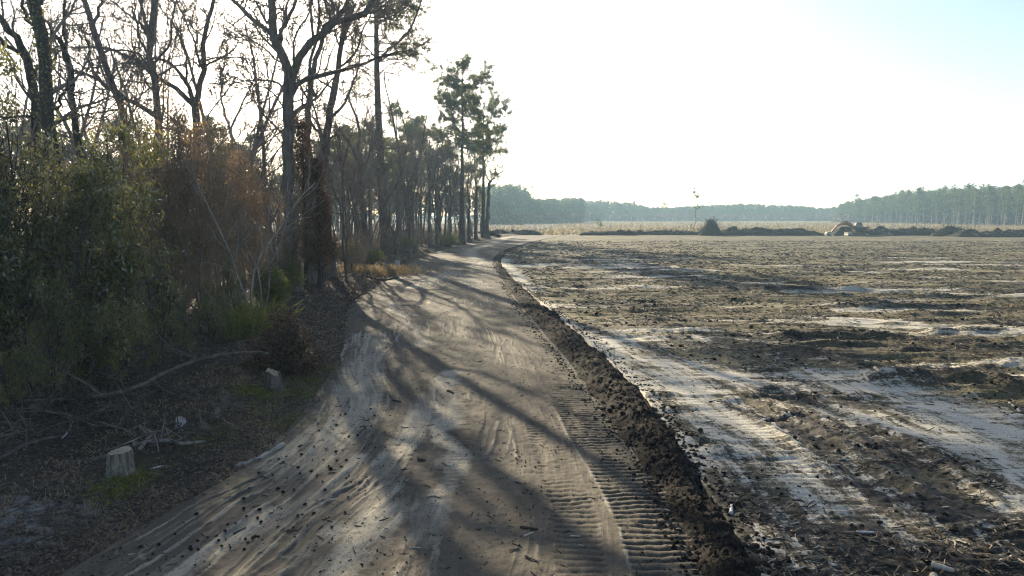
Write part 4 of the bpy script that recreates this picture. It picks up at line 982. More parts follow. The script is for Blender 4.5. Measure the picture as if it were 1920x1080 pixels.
def heap(name, x, y, wx, wy, h, label, cat, seed, mat, sticks=60, stickmat=None, peak=1.0, slen=1.6, srad=.05):
    nr = np.random.default_rng(seed); root = thing(name, (x, y, 0), label, cat)
    n, m = 90, 44; U, V = np.meshgrid(np.linspace(-1, 1, n), np.linspace(-1, 1, m), indexing='ij')
    rr = np.hypot(U, V) if wx < 6 else np.maximum(np.abs(U)**6, np.abs(V)); e = np.clip(1-rr, 0, 1)**peak
    X = U*wx; Y = V*wy; q = fbm(X*.8+seed, Y*.8, seed, 4); q2 = fbm(X*.25+seed*3, Y*.1, seed+5, 3)
    Z = -.25+e*h*(.55+.9*q)*(1 if wx < 6 else (.45+1.1*q2))+.25*sm(0, .2, e)
    mb = MB(); idx = np.arange(n*m).reshape(n, m); mb.add(np.stack([X+.3*(q-.5), Y, Z], axis=-1), np.stack([idx[:-1, :-1], idx[1:, :-1], idx[1:, 1:], idx[:-1, 1:]], axis=-1).reshape(-1, 4))
    mb.build('earth', mat, root, (0, 0, 0))
    mb = MB(); i = nr.integers(8, n-8, sticks); j = nr.integers(8, m-8, sticks)
    c = np.stack([X[i, j], Y[i, j], Z[i, j]], axis=1); d = nr.normal(size=(sticks, 3)); d[:, 2] = abs(d[:, 2])*.6; L = slen*nr.uniform(.4, 1.3, sticks)[:, None]; d /= np.linalg.norm(d, axis=1, keepdims=True)
    tubes(mb, np.stack([c-d*.3, c+d*L*.5+nr.normal(size=c.shape)*.08, c+d*L], axis=1), srad*nr.uniform(.4, 1.2, (sticks, 1))*np.array([[1, .8, .4]]), 4)
    o = mb.build('branches', M[stickmat or 'twig'], root, (0, 0, 0)); tag(o, kind='stuff')
def far_things():
    S = M['soil']
    wl = lambda px, D: (px-960)/FPX*D
    segs = ((950, 158, 8, .9, 'low dark debris bank left of the long grey mound', 21), (1240, 154, 15, 1.0, 'low debris bank between the long grey mound and the conical heap', 22), (1440, 152, 13, 1.25, 'debris bank between the conical heap and the excavator', 23), (1655, 152, 12, 1.5, 'dark earth bank close behind and right of the excavator', 24), (1880, 142, 11, 1.3, 'dark earth bank at the far right edge of the field', 25))
    for px, D, wx, h, lab, sd_ in segs: heap('debris_bank', wl(px, D), D, wx, 2.4, h, lab, 'debris bank', sd_, S, 150, None, .8, 1.2)
    heap('brush_heap', wl(1332, 151), 151, 2.9, 2.6, 3.9, 'tall dark conical heap of brush standing on the debris bank', 'brush heap', 31, S, 240, 'bark_dark', 1.0, 1.3)
    heap('earth_mound', wl(1138, 152), 152, 4.9*1.3, 2.2, 1.1, 'long smooth grey earth mound at the far end of the track', 'earth mound', 32, S, 30, None, .6, .8)
    heap('brush_heap', wl(1782, 146), 146, 4.6, 2.4, 2.2, 'wide brush heap topped with dark branches, right of the excavator', 'brush heap', 33, S, 200, 'bark_dark', .8, 1.4)
    heap('root_heap', wl(926, 141), 141, 1.5, 1.3, 1.3, 'dark heap of roots beside the last pine at the track bend', 'root heap', 34, S, 90, 'bark_dark', 1, .9)
    heap('brush_heap', wl(1258, 158), 158, 1.6, 1.2, 1.4, 'small round pale brush heap left of the tall conical heap', 'brush heap', 35, S, 60, None, 1, .8)
    heap('earth_mound', wl(1825, 141), 141, 2.2, 1.4, .9, 'low reddish earth mound in front of the wide brush heap', 'earth mound', 36, M['clay'], 6, None, .8, .5)
    heap('root_heap', wl(1662, 149), 149, 1.0, .8, .9, 'little heap with pale root ends just right of the excavator', 'root heap', 37, S, 30, 'bark_pale', 1, .8)
    snag(1303, 0, 352, 170, 'very tall thin dead tree with ragged sprigs rising behind the conical heap', .10, .8, 12, 3)
    snag(1295, 0, 418, 158, 'short bare stub post left of the tall thin dead tree', .10, .1, 0, 4)
    snag(953, 0, 366, 330, 'thin crooked dead tree in front of the hazy forest near the last pine', .16, 1.2, 0, 5)
    snag(1087, 0, 398, 220, 'thin dead pole in the tan grass beyond the grey mound', .07, .2, 0, 6)
    snag(1125, 0, 411, 200, 'small dark young tree in the tan grass behind the grey mound', .07, .2, 8, 7)
    snag(1185, 0, 402, 260, 'short dead pole in the tan grass left of the hazy forest gap', .08, .2, 0, 8)
    snag(1643, 0, 385, 262, 'pale dead trunk standing out before the right tree line, above the excavator', .12, .3, 0, 9)
    snag(1741, 0, 388, 262, 'pale dead trunk in front of the right tree line, above the wide brush heap', .12, .3, 0, 10)
    # meadow grass
    nr = np.random.default_rng(6); n = 16000; y = 158+240*nr.random(n)**1.8; x = -30+(y*.85+40)*nr.random(n)
    C_ = np.stack([x, y, -.15+0*x], axis=1); D_ = nr.normal(size=(n, 3))*.4; D_[:, 2] = 1; mb = MB()
    blades(mb, C_, D_, None, nr.uniform(.4, 1.3, n), nr.uniform(.15, .5, n), nr); tag(mb.build('meadow_grass', M['meadowgrass'], smooth=False), 'tall tan dry grass beyond the debris bank', 'grass', kind='stuff')
M['clay'] = mat_plain('red_clay', (.12, .06, .035), .95, .4, 3)
def box(mb, c, s, rz=0, ry=0, bev=.06):
    """box with bevelled edges (chamfered), centre c, full size s"""
    import bmesh
    b = bmesh.new(); bmesh.ops.create_cube(b, size=1)
    bmesh.ops.scale(b, vec=s, verts=b.verts); bmesh.ops.bevel(b, geom=list(b.edges), offset=min(bev, min(s)*.3), segments=1, affect='EDGES')
    Mx = Matrix.Translation(c) @ Matrix.Rotation(rz, 4, 'Z') @ Matrix.Rotation(ry, 4, 'Y'); b.transform(Mx); b.verts.index_update(); bmesh.ops.triangulate(b, faces=list(b.faces))
    mb.add([tuple(v.co) for v in b.verts], None, [[v.index for v in f.verts] for f in b.faces]); b.free()
def extr(mb, prof, y0, y1):
    """side profile (x,z) extruded from y0 to y1"""
    n = len(prof); v = [(x, y0, z) for x, z in prof]+[(x, y1, z) for x, z in prof]
    q = [(i, (i+1) % n, n+(i+1) % n, n+i) for i in range(n)]
    c0 = np.mean(prof, axis=0); v += [(c0[0], y0, c0[1]), (c0[0], y1, c0[1])]
    t = [((i+1) % n, i, 2*n) for i in range(n)]+[(n+i, n+(i+1) % n, 2*n+1) for i in range(n)]
    mb.add(v, q, t)
def beam(mb, pts, hs, wd, yc=0):
    up, dn = [], []
    for i, (x, z) in enumerate(pts):
        a = pts[max(0, i-1)]; b = pts[min(len(pts)-1, i+1)]; tx, tz = b[0]-a[0], b[1]-a[1]; l = math.hypot(tx, tz); nx, nz = -tz/l, tx/l
        up.append((x+nx*hs[i], z+nz*hs[i])); dn.append((x-nx*hs[i], z-nz*hs[i]))
    extr(mb, up+dn[::-1], yc-wd/2, yc+wd/2)
def excavator():
    orange = mat_plain('orange_paint', (.26, .105, .045), .6, .3, 2); dark = mat_plain('dark_machine', (.02, .021, .02), .5, .3, 3); steel = mat_plain('worn_steel', (.2, .185, .165), .75, .25, 4, 0); glass = mat_plain('cab_glass', (.10, .15, .15), .12, .2, 2, 0, .8); trackm = mat_plain('muddy_track', (.05, .043, .036), .85, .4, 4)
    x, D = (1605-960)/FPX*147.5, 147.5
    r = thing('excavator', (x, D, .05), 'orange excavator with its boom stretched out left and bucket on the ground', 'excavator', rz=math.radians(-6))
    def prt(n, f, m, par=r, sm_=False):
        mb = MB(); f(mb); return mb.build(n, m, par, (0, 0, 0), smooth=sm_)
    for yc in (-1.0, 1.0):
        def tr(mb):
            n = 14; prof = [(-1.6+.38*math.cos(a), .42+.38*math.sin(a)) for a in np.linspace(math.pi/2, 3*math.pi/2, n)]+[(1.6+.38*math.cos(a), .42+.38*math.sin(a)) for a in np.linspace(-math.pi/2, math.pi/2, n)]
            extr(mb, prof, yc-.27, yc+.27)
            for k in range(-9, 10): box(mb, (k*.175, yc, .82), (.09, .56, .05), bev=.01); box(mb, (k*.175, yc, .02), (.09, .56, .05), bev=.01)
        t = prt('track', tr, trackm)
        def idl(mb):
            for cx in (-1.6, 1.6): tubes(mb, [[cx, yc-.31, .42], [cx, yc+.31, .42]], [.27, .27], 14, True)
            for cx in np.linspace(-1.1, 1.1, 5): tubes(mb, [[cx, yc-.30, .2], [cx, yc+.30, .2]], [.12, .12], 10, True)
        prt('rollers', idl, steel, t)
    prt('undercarriage', lambda mb: (box(mb, (0, 0, .62), (1.7, 1.5, .4)), tubes(mb, [[0, 0, .8], [0, 0, 1.02]], [.6, .6], 18, True)), dark)
    prt('blade', lambda mb: extr(mb, [(-2.25, .12), (-2.15, .1), (-2.05, .45), (-2.12, .78), (-2.22, .75), (-2.16, .45)], -1.2, 1.2), steel)
    prt('body', lambda mb: (box(mb, (.55, 0, 1.42), (2.5, 2.3, .75), bev=.12), box(mb, (.9, -.1, 1.85), (1.5, 1.9, .25), bev=.1)), dark)
    prt('counterweight', lambda mb: extr(mb, [(1.35, 1.08), (1.9, 1.1), (2.05, 1.4), (1.98, 1.85), (1.7, 2.02), (1.35, 2.02)], -1.15, 1.15), orange)
    cab = prt('cab', lambda mb: extr(mb, [(-.75, 1.05), (.5, 1.05), (.5, 2.75), (.3, 2.88), (-.45, 2.88), (-.62, 2.75), (-.8, 1.75)], -1.15, -.2), dark)
    prt('window', lambda mb: (extr(mb, [(-.62, 1.85), (-.1, 1.85), (-.1, 2.62), (-.5, 2.62)], -1.17, -1.14)), glass, cab)
    prt('window', lambda mb: (extr(mb, [(0, 1.75), (.4, 1.75), (.4, 2.62), (0, 2.62)], -1.17, -1.14)), glass, cab)
    prt('exhaust', lambda mb: tubes(mb, [[1.2, .4, 1.9], [1.2, .4, 2.45]], [.06, .06], 8, True), dark)
    prt('boom', lambda mb: beam(mb, [(-.5, 1.5), (-1.3, 2.45), (-2.0, 2.8), (-2.9, 2.62), (-3.9, 2.25)], [.16, .24, .25, .2, .12], .36, .2), orange)
    prt('stick', lambda mb: beam(mb, [(-3.45, 2.65), (-3.9, 2.25), (-4.7, 1.4), (-5.3, .62)], [.1, .17, .14, .09], .28, .2), orange)
    prt('hydraulic_cylinder', lambda mb: tubes(mb, [[-.75, -.05, 1.3], [-1.3, -.05, 1.8], [-1.9, -.05, 2.6]], [.09, .09, .05], 8, True), steel)
    prt('hydraulic_cylinder', lambda mb: tubes(mb, [[-2.0, .2, 3.12], [-2.8, .2, 3.0], [-3.45, .2, 2.72]], [.09, .09, .05], 8, True), dark)
    prt('bucket', lambda mb: extr(mb, [(-5.2, .75), (-5.5, .95), (-6.1, .85), (-6.4, .45), (-6.3, .02), (-6.1, .0), (-5.95, .3), (-5.6, .5)], -.4, .8), steel)
far_lines(); far_things(); excavator()
# ------------------------------------------------------------------ near ground: clods, sticks, stumps, cones, litter
def lump(n, rng, C_, S, mb, sub=1):
    """n rough clods: squashed, dented little balls"""
    import bmesh
    b = bmesh.new(); bmesh.ops.create_icosphere(b, subdivisions=sub, radius=1); b.verts.index_update()
    v0 = np.array([tuple(v.co) for v in b.verts]); t0 = np.array([[v.index for v in f.verts] for f in b.faces]); b.free()
    k = len(v0); sh = rng.uniform(.55, 1.35, (n, 1, 3)); dent = rng.uniform(.68, 1.25, (n, k, 1)); a = rng.random(n)*6.283
    V = v0[None]*dent*sh*S[:, None, None]*np.array([1, 1, .75]); c, s = np.cos(a)[:, None], np.sin(a)[:, None]
    V = np.stack([V[..., 0]*c-V[..., 1]*s, V[..., 0]*s+V[..., 1]*c, V[..., 2]], axis=-1)+C_[:, None]
    mb.add(V, None, (t0[None]+(np.arange(n)*k)[:, None, None]).reshape(-1, 3))
def scatter_ground():
    rng = np.random.default_rng(2)
    # clods on the berm
    X, Y, Z = BERM; n = 5200; i = (rng.random(n)**1.6*(len(X)*.78)).astype(int); j = rng.integers(3, 53, n)
    C_ = np.stack([X[i, j], Y[i, j], Z[i, j]], axis=1); mb = MB(); lump(n, rng, C_, .010+.05*rng.random(n)**2.6, mb)
    o = mb.build('soil_clods', M['soil'], smooth=False); tag(o, 'dark lumps of turned soil on the berm', 'soil clods', kind='stuff')
    n = 5000; y = 6.5+40*rng.random(n)**1.7; sd_ = rng.random(n) < .5; of = np.abs(rng.normal(size=n))*.22
    x = np.where(sd_, XB(y)-.02+of, XR(y)+.05-of*.8); z = np.where(sd_, field_at(x, y), road_at(np.minimum(x, XR(y)+.1), y)); mb = MB(); lump(n, rng, np.stack([x, y, z], axis=1), .008+.045*rng.random(n)**3, mb)
    tag(mb.build('spilled_clods', M['soil'], smooth=False), 'crumbs of dark soil spilled along both sides of the berm', 'soil clods', kind='stuff')
    # field: clods and chips, thinning with distance
    def pts(n, y0, y1, pw):
        y = y0+(y1-y0)*rng.random(n)**pw; xb = XB(y); x = xb+.15+rng.random(n)*(.80*y+3-xb); return x, y
    x, y = pts(5000, 7, 36, 1.5); sd_ = field_at(x, y, 'sand'); dens = fbm(x*.5, y*1.1, 91, 3)
    k = (sd_ < .34+.25*rng.random(len(x))) & (dens > .40); x, y = x[k], y[k]
    C_ = np.stack([x, y, field_at(x, y)+.005], axis=1); mb = MB(); lump(len(x), rng, C_, (.010+.05*rng.random(len(x))**3)*np.clip(y/16, 1, 2.0), mb, 1)
    tag(mb.build('field_clods', M['soil'], smooth=False), 'dark clods scattered over the cleared field', 'clods', kind='stuff')
    x, y = pts(110000, 7, 120, 1.45); sd_ = field_at(x, y, 'sand'); dens = fbm(x*.35, y*.9, 93, 4)
    k = (rng.random(len(x)) < np.where(sd_ > .45, .16, 1)*sm(.33, .55, dens)); x, y = x[k], y[k]; n = len(x)
    L = (.025+.22*rng.random(n)**4)*np.clip(y/14, 1, 3.0); a = rng.random(n)*6.283; el = rng.normal(size=n)*.22
    D_ = np.stack([np.cos(a)*np.cos(el), np.sin(a)*np.cos(el)*.7, np.sin(el)], axis=1)*L[:, None]*.5
    C_ = np.stack([x, y, field_at(x, y)+.012], axis=1); R = np.clip(L*.06, .003, .014)*np.clip(y/25, 1, 2.4)
    mb = MB(); tubes(mb, np.stack([C_-D_, C_+D_], axis=1), np.stack([R, R*.7], axis=1), 3)
    tag(mb.build('wood_debris', M['debris'], smooth=False), 'splintered twigs and wood chips strewn over the cleared field', 'wood debris', kind='stuff')
    # crumbs on the road
    n = 14000; y = 7+38*rng.random(n)**1.7; f = rng.random(n); x = XL(y)+(XR(y)-XL(y))*f
    k = fbm(x*.9, y*.6, 95, 3) > .47; x, y = x[k], y[k]; n = len(x)
    mb = MB(); lump(n, rng, np.stack([x, y, road_at(x, y)+.004], axis=1), .003+.017*rng.random(n)**4, mb, 1)
    tag(mb.build('road_crumbs', M['soil'], smooth=False), 'small dirt crumbs lying on the track', 'dirt crumbs', kind='stuff')
    n = 1500; y = 7+30*rng.random(n)**1.5; f = rng.random(n); x = XL(y)+(XR(y)-XL(y))*f; L = .03+.14*rng.random(n)**3; a = rng.random(n)*6.283
    D_ = np.stack([np.cos(a), np.sin(a), 0*a], axis=1)*L[:, None]*.5; C_ = np.stack([x, y, road_at(x, y)+.008], axis=1)
    mb = MB(); tubes(mb, np.stack([C_-D_, C_+D_], axis=1), np.stack([L*.06+.002, L*.04+.002], axis=1), 3)
    tag(mb.build('road_chips', M['debris'], smooth=False), 'little wood chips lying on the track', 'wood chips', kind='stuff')
    # leaf litter on the wood floor, thick in the gutter by the track
    n = 60000; y = 7+45*rng.random(n)**1.7; d = np.where(rng.random(n) < .5, np.abs(rng.normal(size=n))*.55-.1, rng.random(n)*(6+.2*y)); x = XL(y)-d
    C_ = np.stack([x, y, floor_z(x, y)+.015+.02*rng.random(n)], axis=1); D_ = rng.normal(size=(n, 3)); D_[:, 2] *= .35
    mb = MB(); W_ = rng.normal(size=(n, 3))*.35; W_[:, 2] = 1; blades(mb, C_, D_, W_, rng.uniform(.04, .10, n)*np.clip(y/16, 1, 2), .04*np.clip(y/16, 1, 2), rng, .2)
    tag(mb.build('leaf_litter', M['litter'], smooth=False), 'brown leaf litter along the edge of the wood', 'leaf litter', kind='stuff')
    n = 6000; y = 7+55*rng.random(n)**1.5; x = XL(y)-.35-(4+.12*y)*rng.random(n)**1.3; L = .12+.9*rng.random(n)**2.5; a = rng.random(n)*6.283; el = np.abs(rng.normal(size=n))*.25
    D_ = np.stack([np.cos(a)*np.cos(el), np.sin(a)*np.cos(el), np.sin(el)], axis=1)*L[:, None]; C_ = np.stack([x, y, floor_z(x, y)+.01], axis=1)
    mb = MB(); md = C_+D_*.5+rng.normal(size=C_.shape)*L[:, None]*.05; tubes(mb, np.stack([C_, md, C_+D_], axis=1), np.stack([.004+L*.008, .004+L*.006, .002+L*.002], axis=1), 3)
    tag(mb.build('brushwood', M['twig_dark'], smooth=False), 'broken twigs littering the floor of the wood edge', 'brushwood', kind='stuff')
    # low grass and moss tufts
    mb = MB(); mg = MB()
    n = 3600; y = 8+75*rng.random(n)**1.3; x = XL(y)-.2-(2.2+.06*y)*rng.random(n)**1.2; k = fbm(x*.5, y*.5, 97, 3) > .5; x, y = x[k], y[k]; n = len(x)
    C_ = np.repeat(np.stack([x, y, floor_z(x, y)], axis=1), 5, axis=0)+rng.normal(size=(n*5, 3))*np.array([.06, .06, .005]); D_ = rng.normal(size=C_.shape)*.6; D_[:, 2] = .8
    blades(mb, C_, D_, None, rng.uniform(.05, .2, n*5), .008+.0004*C_[:, 1], rng); tag(mb.build('dry_grass', M['straw'], smooth=False), 'short dry grass along the wood edge', 'grass', kind='stuff')
    for px, py, r, q in ((590,715,.7,900),(480,750,.45,600),(560,790,.5,700),(205,945,.3,300),(240,918,.25,260),(620,690,.4,400),(560,740,.5,500),(660,605,.8,500),(1000,600,.0,0)):
        g = gp(px, py)
        if q: 
            xy = rng.normal(size=(q, 2))*r*.6+[g.x, g.y]; xy = np.repeat(xy, 3, axis=0)+rng.normal(size=(q*3, 2))*.03; c = np.stack([xy[:, 0], xy[:, 1], floor_z(xy[:, 0], xy[:, 1])], axis=1)
            D_ = rng.normal(size=c.shape)*.6; D_[:, 2] = .7; blades(mg, c, D_, None, rng.uniform(.03, .11, len(c)), .014, rng)
    tag(mg.build('green_grass', M['fern'], smooth=False), 'patches of bright mossy green grass beside the track', 'grass', kind='stuff')
scatter_ground()
def ground_z(x, y):
    X_, Y_ = np.array([x]), np.array([y])
    if x < float(XL(Y_)[0]): return fz(x, y)
    if x < float(XR(Y_)[0]): return float(road_at(X_, Y_)[0])
    return float(field_at(X_, Y_)[0])
def log_obj(name, label, cat, path, r0, r1, mat, seed, side=0, lift=0.0, cut=False, arch=None, group=None):
    """path: photo pixels laid on the ground; arch: heights above the ground along the path"""
    nr = np.random.default_rng(seed); G = [gp(*p, .2) for p in path]; P = []
    for i, g in enumerate(G):
        h = (arch[i] if arch else 0)
        if h: 
            d = ray(*path[i]); k = (h+fz(g.x, g.y)-CAM_H)/d.z; x, y, z = d.x*k, d.y*k, h+fz(g.x, g.y)
        else: x, y = g.x, g.y; z = ground_z(x, y)+r0*.55+lift
        P.append((x, y, z))
    n = 14; Q = resample(P, n) if len(P) > 2 else np.linspace(P[0], P[1], n); Lg = np.linalg.norm(Q[-1]-Q[0]); Q[1:-1] += nr.normal(size=(n-2, 3))*min(r0*.3, Lg*.015)*np.array([1, 1, .5])
    root = thing(name, tuple(Q[0]), label, cat, group); mb = MB(); R = np.linspace(r0, r1, n)*nr.uniform(.9, 1.1, n)
    tubes(mb, Q, R, 8, True); mb.build('trunk' if side else 'stick', M[mat], root)
    for s in range(side):
        i = nr.integers(3, n-2); d = Vector((nr.normal(), nr.normal()*.6, abs(nr.normal())*.7+.1)).normalized(); L = nr.uniform(.4, 1.1)*min(1.6, Lg*.4); q = Vector(Q[i])
        pp = [q, q+d*L*.4+Vector((0, 0, .05)), q+d*L*.75+Vector(nr.normal(size=3)*.1), q+d*L+Vector(nr.normal(size=3)*.15)]; mb = MB(); tubes(mb, resample(pp, 7), np.linspace(R[i]*.5, .006, 7), 5)
        for c in range(3): e = pp[1+c % 2]; tubes(mb, [tuple(e), tuple(e+Vector(nr.normal(size=3)*.22))], [.012, .005], 4)
        b = mb.build('branch', M[mat], root)
    return root
def stump(label, px, py, r, h, seed, mat='bark_pale', flare=.55, broken=False, cat='tree stump'):
    nr = np.random.default_rng(seed); g = gp(px, py, .25); x, y = g.x, g.y; root = thing('tree_stump', (x, y, fz(x, y)), label, cat)
    k, m = 40, 16; a = np.arange(k)*2*np.pi/k; lob = 1+.10*np.sin(a*3+seed)+.06*np.sin(a*5+2*seed)+.03*nr.normal(size=k); root_l = np.clip(np.sin(a*2.5+seed), 0, 1)**2+.4*np.clip(np.sin(a*4+2), 0, 1)**2
    V = []
    top = h*(1+(.10*np.sin(a+seed)+.07*np.sin(3*a+1)+.05*nr.normal(size=k) if broken else .05*np.sin(a+1)+.012*nr.normal(size=k)))
    for i in range(m):
        t = i/(m-1); fl = (1-t)**3.2*flare*(.5+1.3*root_l); rr = r*(lob*(1.06-.1*t)+fl)+(.05*r*np.sin(a*11+seed+t)+.03*r*np.sin(a*17+2*t)+.03*r*nr.normal(size=k))*(i < m-1)
        V.append(np.stack([np.cos(a)*rr, np.sin(a)*rr, -.12+(top+.12)*t], axis=1))
    V = np.concatenate(V); idx = np.arange(k*m).reshape(m, k); nx = np.roll(idx, -1, axis=1)
    mb = MB(); mb.add(V, np.stack([idx[:-1], nx[:-1], nx[1:], idx[1:]], axis=-1).reshape(-1, 4)); mb.build('bark', M[mat], root, (0, 0, 0))
    T = V[-k:]; c = T.mean(axis=0); W = [c+(T-c)*f+np.stack([0*a, 0*a, .02*nr.normal(size=k)*(1-f)+.006], axis=1) for f in (.97, .7, .4, .12)]; mb = MB(); W = np.concatenate(W+[c[None]]); idx = np.arange(k*4).reshape(4, k); nx = np.roll(idx, -1, axis=1)
    mb.add(W, np.stack([idx[:-1], nx[:-1], nx[1:], idx[1:]], axis=-1).reshape(-1, 4), [(int(idx[3, i]), int(nx[3, i]), 4*k) for i in range(k)]); mb.build('cut_face', M['cut'], root, (0, 0, 0))
    return root
def mat_cut():
    t = NT('cut_end_wood'); co = t.obj(); wv = t.n('ShaderNodeTexWave', wave_type='RINGS', rings_direction='Z'); t.l(co, wv.inputs['Vector']); wv.inputs['Scale'].default_value = 9; wv.inputs['Distortion'].default_value = 2.5; wv.inputs['Detail'].default_value = 3
    c = t.mix(wv.outputs['Fac'], (.30, .23, .15), (.46, .39, .29)); f = t.noise(co, 5, 4); c = t.mix(t.ramp(f, [(.5, 0), (.68, .75)]), c, (.12, .075, .045)); t.bsdf(c, .85, f, .3, .02, .2); return t.m
M['cut'] = mat_cut()
M['stumpbark'] = mat_bark('weathered_stump_bark', (.04, .032, .026), (.30, .26, .21), 20, 9)
def near_things():
    stump('large pale cut stump with flat sawn top, nearest the camera', 228, 884, .19, .36, 3, 'stumpbark', .42)
    stump('small bleached white stub of a stump standing behind the large cut stump', 341, 808, .085, .22, 4, 'weathered', .3, True)
    stump('weathered stump with spreading roots under the mass of dead leaves', 513, 722, .17, .46, 5, 'bark', 1.2, True)
    stump('short white splintered stub at the sunny edge of the dry grass', 745, 499, .20, .7, 6, 'weathered', .2, True)
    # uprooted mass with dead leaves over the stump
    nr = np.random.default_rng(15); g = gp(540, 708); z0 = fz(g.x, g.y); root = thing('uprooted_bush', (g.x, g.y, z0), 'uprooted bush hung with curled dead brown leaves, over the weathered stump', 'dead bush')
    n = 90; a = nr.random(n)*6.28; e = np.stack([np.cos(a)*nr.random(n)*1.15-.15, np.sin(a)*nr.random(n)*.9, .25+1.45*nr.random(n)], axis=1); e[:, 2] *= 1.05-.45*np.abs(e[:, 0]+.15)
    mb = MB(); tubes(mb, np.stack([e*[.2, .2, .1], e*[.6, .6, .7]+nr.normal(size=e.shape)*.06, e], axis=1), np.tile([.03, .018, .007], (n, 1)), 4); mb.build('branches', M['bark_dark'], root, (0, 0, 0))
    C_ = np.repeat(e, 65, axis=0)*nr.uniform(.6, 1.05, (n*65, 1))+nr.normal(size=(n*65, 3))*.11; D_ = nr.normal(size=C_.shape); D_[:, 2] -= .6; mb = MB(); blades(mb, C_, D_, None, .12*nr.uniform(.5, 1.2, len(C_)), .06, nr, .25); mb.build('leaves', M['deadleaf'], root, (0, 0, 0), smooth=False)
    # fallen trunks
    log_obj('fallen_tree', 'long fallen trunk slanting up from the left and resting on the weathered stump', 'fallen tree', [(20,775),(110,750),(230,735),(330,690),(400,668),(460,660),(505,663)], .065, .025, 'bark', 1, 7, arch=[.12,.15,.3,.6,.8,.9,.95])
    log_obj('fallen_tree', 'crooked fallen branch lying below the long slanting trunk', 'fallen tree', [(190,755),(280,737),(330,752),(390,760)], .06, .02, 'bark', 2, 3)
    log_obj('fallen_tree', 'thin fallen pole running down from the long trunk toward the white stub', 'fallen tree', [(230,762),(290,775),(340,792)], .04, .015, 'bark', 3, 2)
    log_obj('log', 'straight grey log lying on the track edge, end pointing at the road', 'log', [(444,856),(490,838),(530,820)], .055, .05, 'bark_pale', 4)
    log_obj('log', 'short dead log leaning up the bank below the weathered stump', 'log', [(400,788),(415,762),(428,742)], .08, .06, 'bark', 5, arch=[.05, .2, .4])
    log_obj('fallen_branch', 'pale fallen branch lying right of the large cut stump', 'fallen branch', [(250,846),(300,838),(350,834),(385,826)], .045, .028, 'bark_pale', 6, 2)
    log_obj('fallen_branch', 'dark fallen branch left of the large cut stump, ending at its foot', 'fallen branch', [(120,880),(160,872),(200,864)], .05, .045, 'bark', 7)
    log_obj('fallen_branch', 'long dark fallen branch behind the large cut stump', 'fallen branch', [(180,812),(240,815),(300,812),(345,805)], .05, .03, 'bark_dark', 8, 3)
    log_obj('fallen_branch', 'bent fallen branch at the left edge of the thicket floor', 'fallen branch', [(0,872),(50,850),(100,838),(150,826)], .045, .02, 'bark', 9, 2)
    log_obj('fallen_branch', 'forked stick propped beside the large cut stump', 'fallen branch', [(262,842),(278,822),(292,812)], .035, .02, 'bark_pale', 10, 2, arch=[.04, .12, .22])
    log_obj('stick', 'short pale stick in front of the large cut stump', 'stick', [(282,876),(312,866)], .018, .012, 'weathered', 11)
    log_obj('stick', 'thin pale twig standing askew in the dark thicket', 'stick', [(116,822),(130,806),(138,784)], .012, .006, 'weathered', 12, arch=[.03,.12,.3])
    log_obj('stick', 'long thin pale stick lying above the bank', 'stick', [(185,918),(215,914)], .014, .01, 'weathered', 13)
    log_obj('fallen_branch', 'tangled root branch among brush right of the white stub', 'fallen branch', [(345,822),(380,800),(400,818)], .05, .03, 'bark', 14, 4, arch=[.05,.28,.08])
    log_obj('log', 'pale log lying at the wood edge before the dry grass', 'log', [(638,524),(655,519),(668,514)], .07, .06, 'bark_pale', 15)
    log_obj('log', 'dark log lying along the track edge below the tallest pine', 'log', [(690,518),(720,522),(745,516)], .09, .07, 'bark_dark', 16)
    pr = random.Random(3)
    for i in range(18):
        px, py = pr.uniform(20, 440), pr.uniform(735, 815); L = pr.uniform(40, 110); a = pr.gauss(0, .35)
        log_obj('fallen_branch', 'thin dark dead branch in the tangle under the long fallen trunk', 'fallen branch', [(px-L/2, py+L*.5*math.sin(a)), (px+pr.uniform(-6, 6), py-pr.uniform(0, 6)), (px+L/2, py-L*.5*math.sin(a))], pr.uniform(.018, .035), .01, pr.choice(['bark', 'bark_dark', 'bark']), 100+i, pr.choice([1, 2, 3]), arch=[.05, pr.uniform(.1, .35), pr.uniform(.1, .5)], group='dead branches under the fallen trunk')
    rows_ = [('white peeled stick standing out beside the berm on the dark soil', (1371,950),(1373,932), .03, 'weathered'), ('thick pale wood billet lying at the bottom of the field', (1748,1046),(1790,1057), .045, 'sawn'),
             ('round sawn end piece lying below the thick pale billet', (1750,1066),(1757,1073), .055, 'sawn'), ('pale straight stick on the dark mulch in the middle of the field', (1608,980),(1640,981), .022, 'weathered'),
             ('curved pale stick on the brown wheel track across the field', (1556,858),(1575,852), .02, 'sawn'), ('pale slanted stick near the right end of the sandy streak', (1878,1040),(1884,1030), .022, 'sawn'),
             ('pale broken branch at the right edge of the field', (1893,750),(1914,766), .03, 'weathered'), ('short tan stick by the foot of the berm', (1427,1065),(1446,1068), .022, 'sawn'),
             ('stick on the right of the big sandy streak', (1715,895),(1728,900), .02, 'sawn'), ('stub of pale root beside the row of dark mulch', (1640,702),(1648,708), .05, 'sawn'),
             ('second stub of pale root left of the row of dark mulch', (1622,703),(1628,711), .05, 'sawn'), ('flat grey board end in the sand beside the long berm', (1305,870),(1316,866), .025, 'weathered'), ('forked twig lying in the far sandy streak', (1822,885),(1836,880), .016, 'bark_pale'), ('tan stick between the sandy streaks', (1462,830),(1474,836), .018, 'sawn'),
             ('dark stick lying on the sand near the top of the big streak', (1330,745),(1352,742), .02, 'bark_dark'), ('pale stick in front of the row of dark mulch', (1700,752),(1722,756), .022, 'weathered')]
    for i, (lab, a, b, r, m) in enumerate(rows_): log_obj('stick', lab, 'stick', [a, b], r, r*.7, m, 40+i)
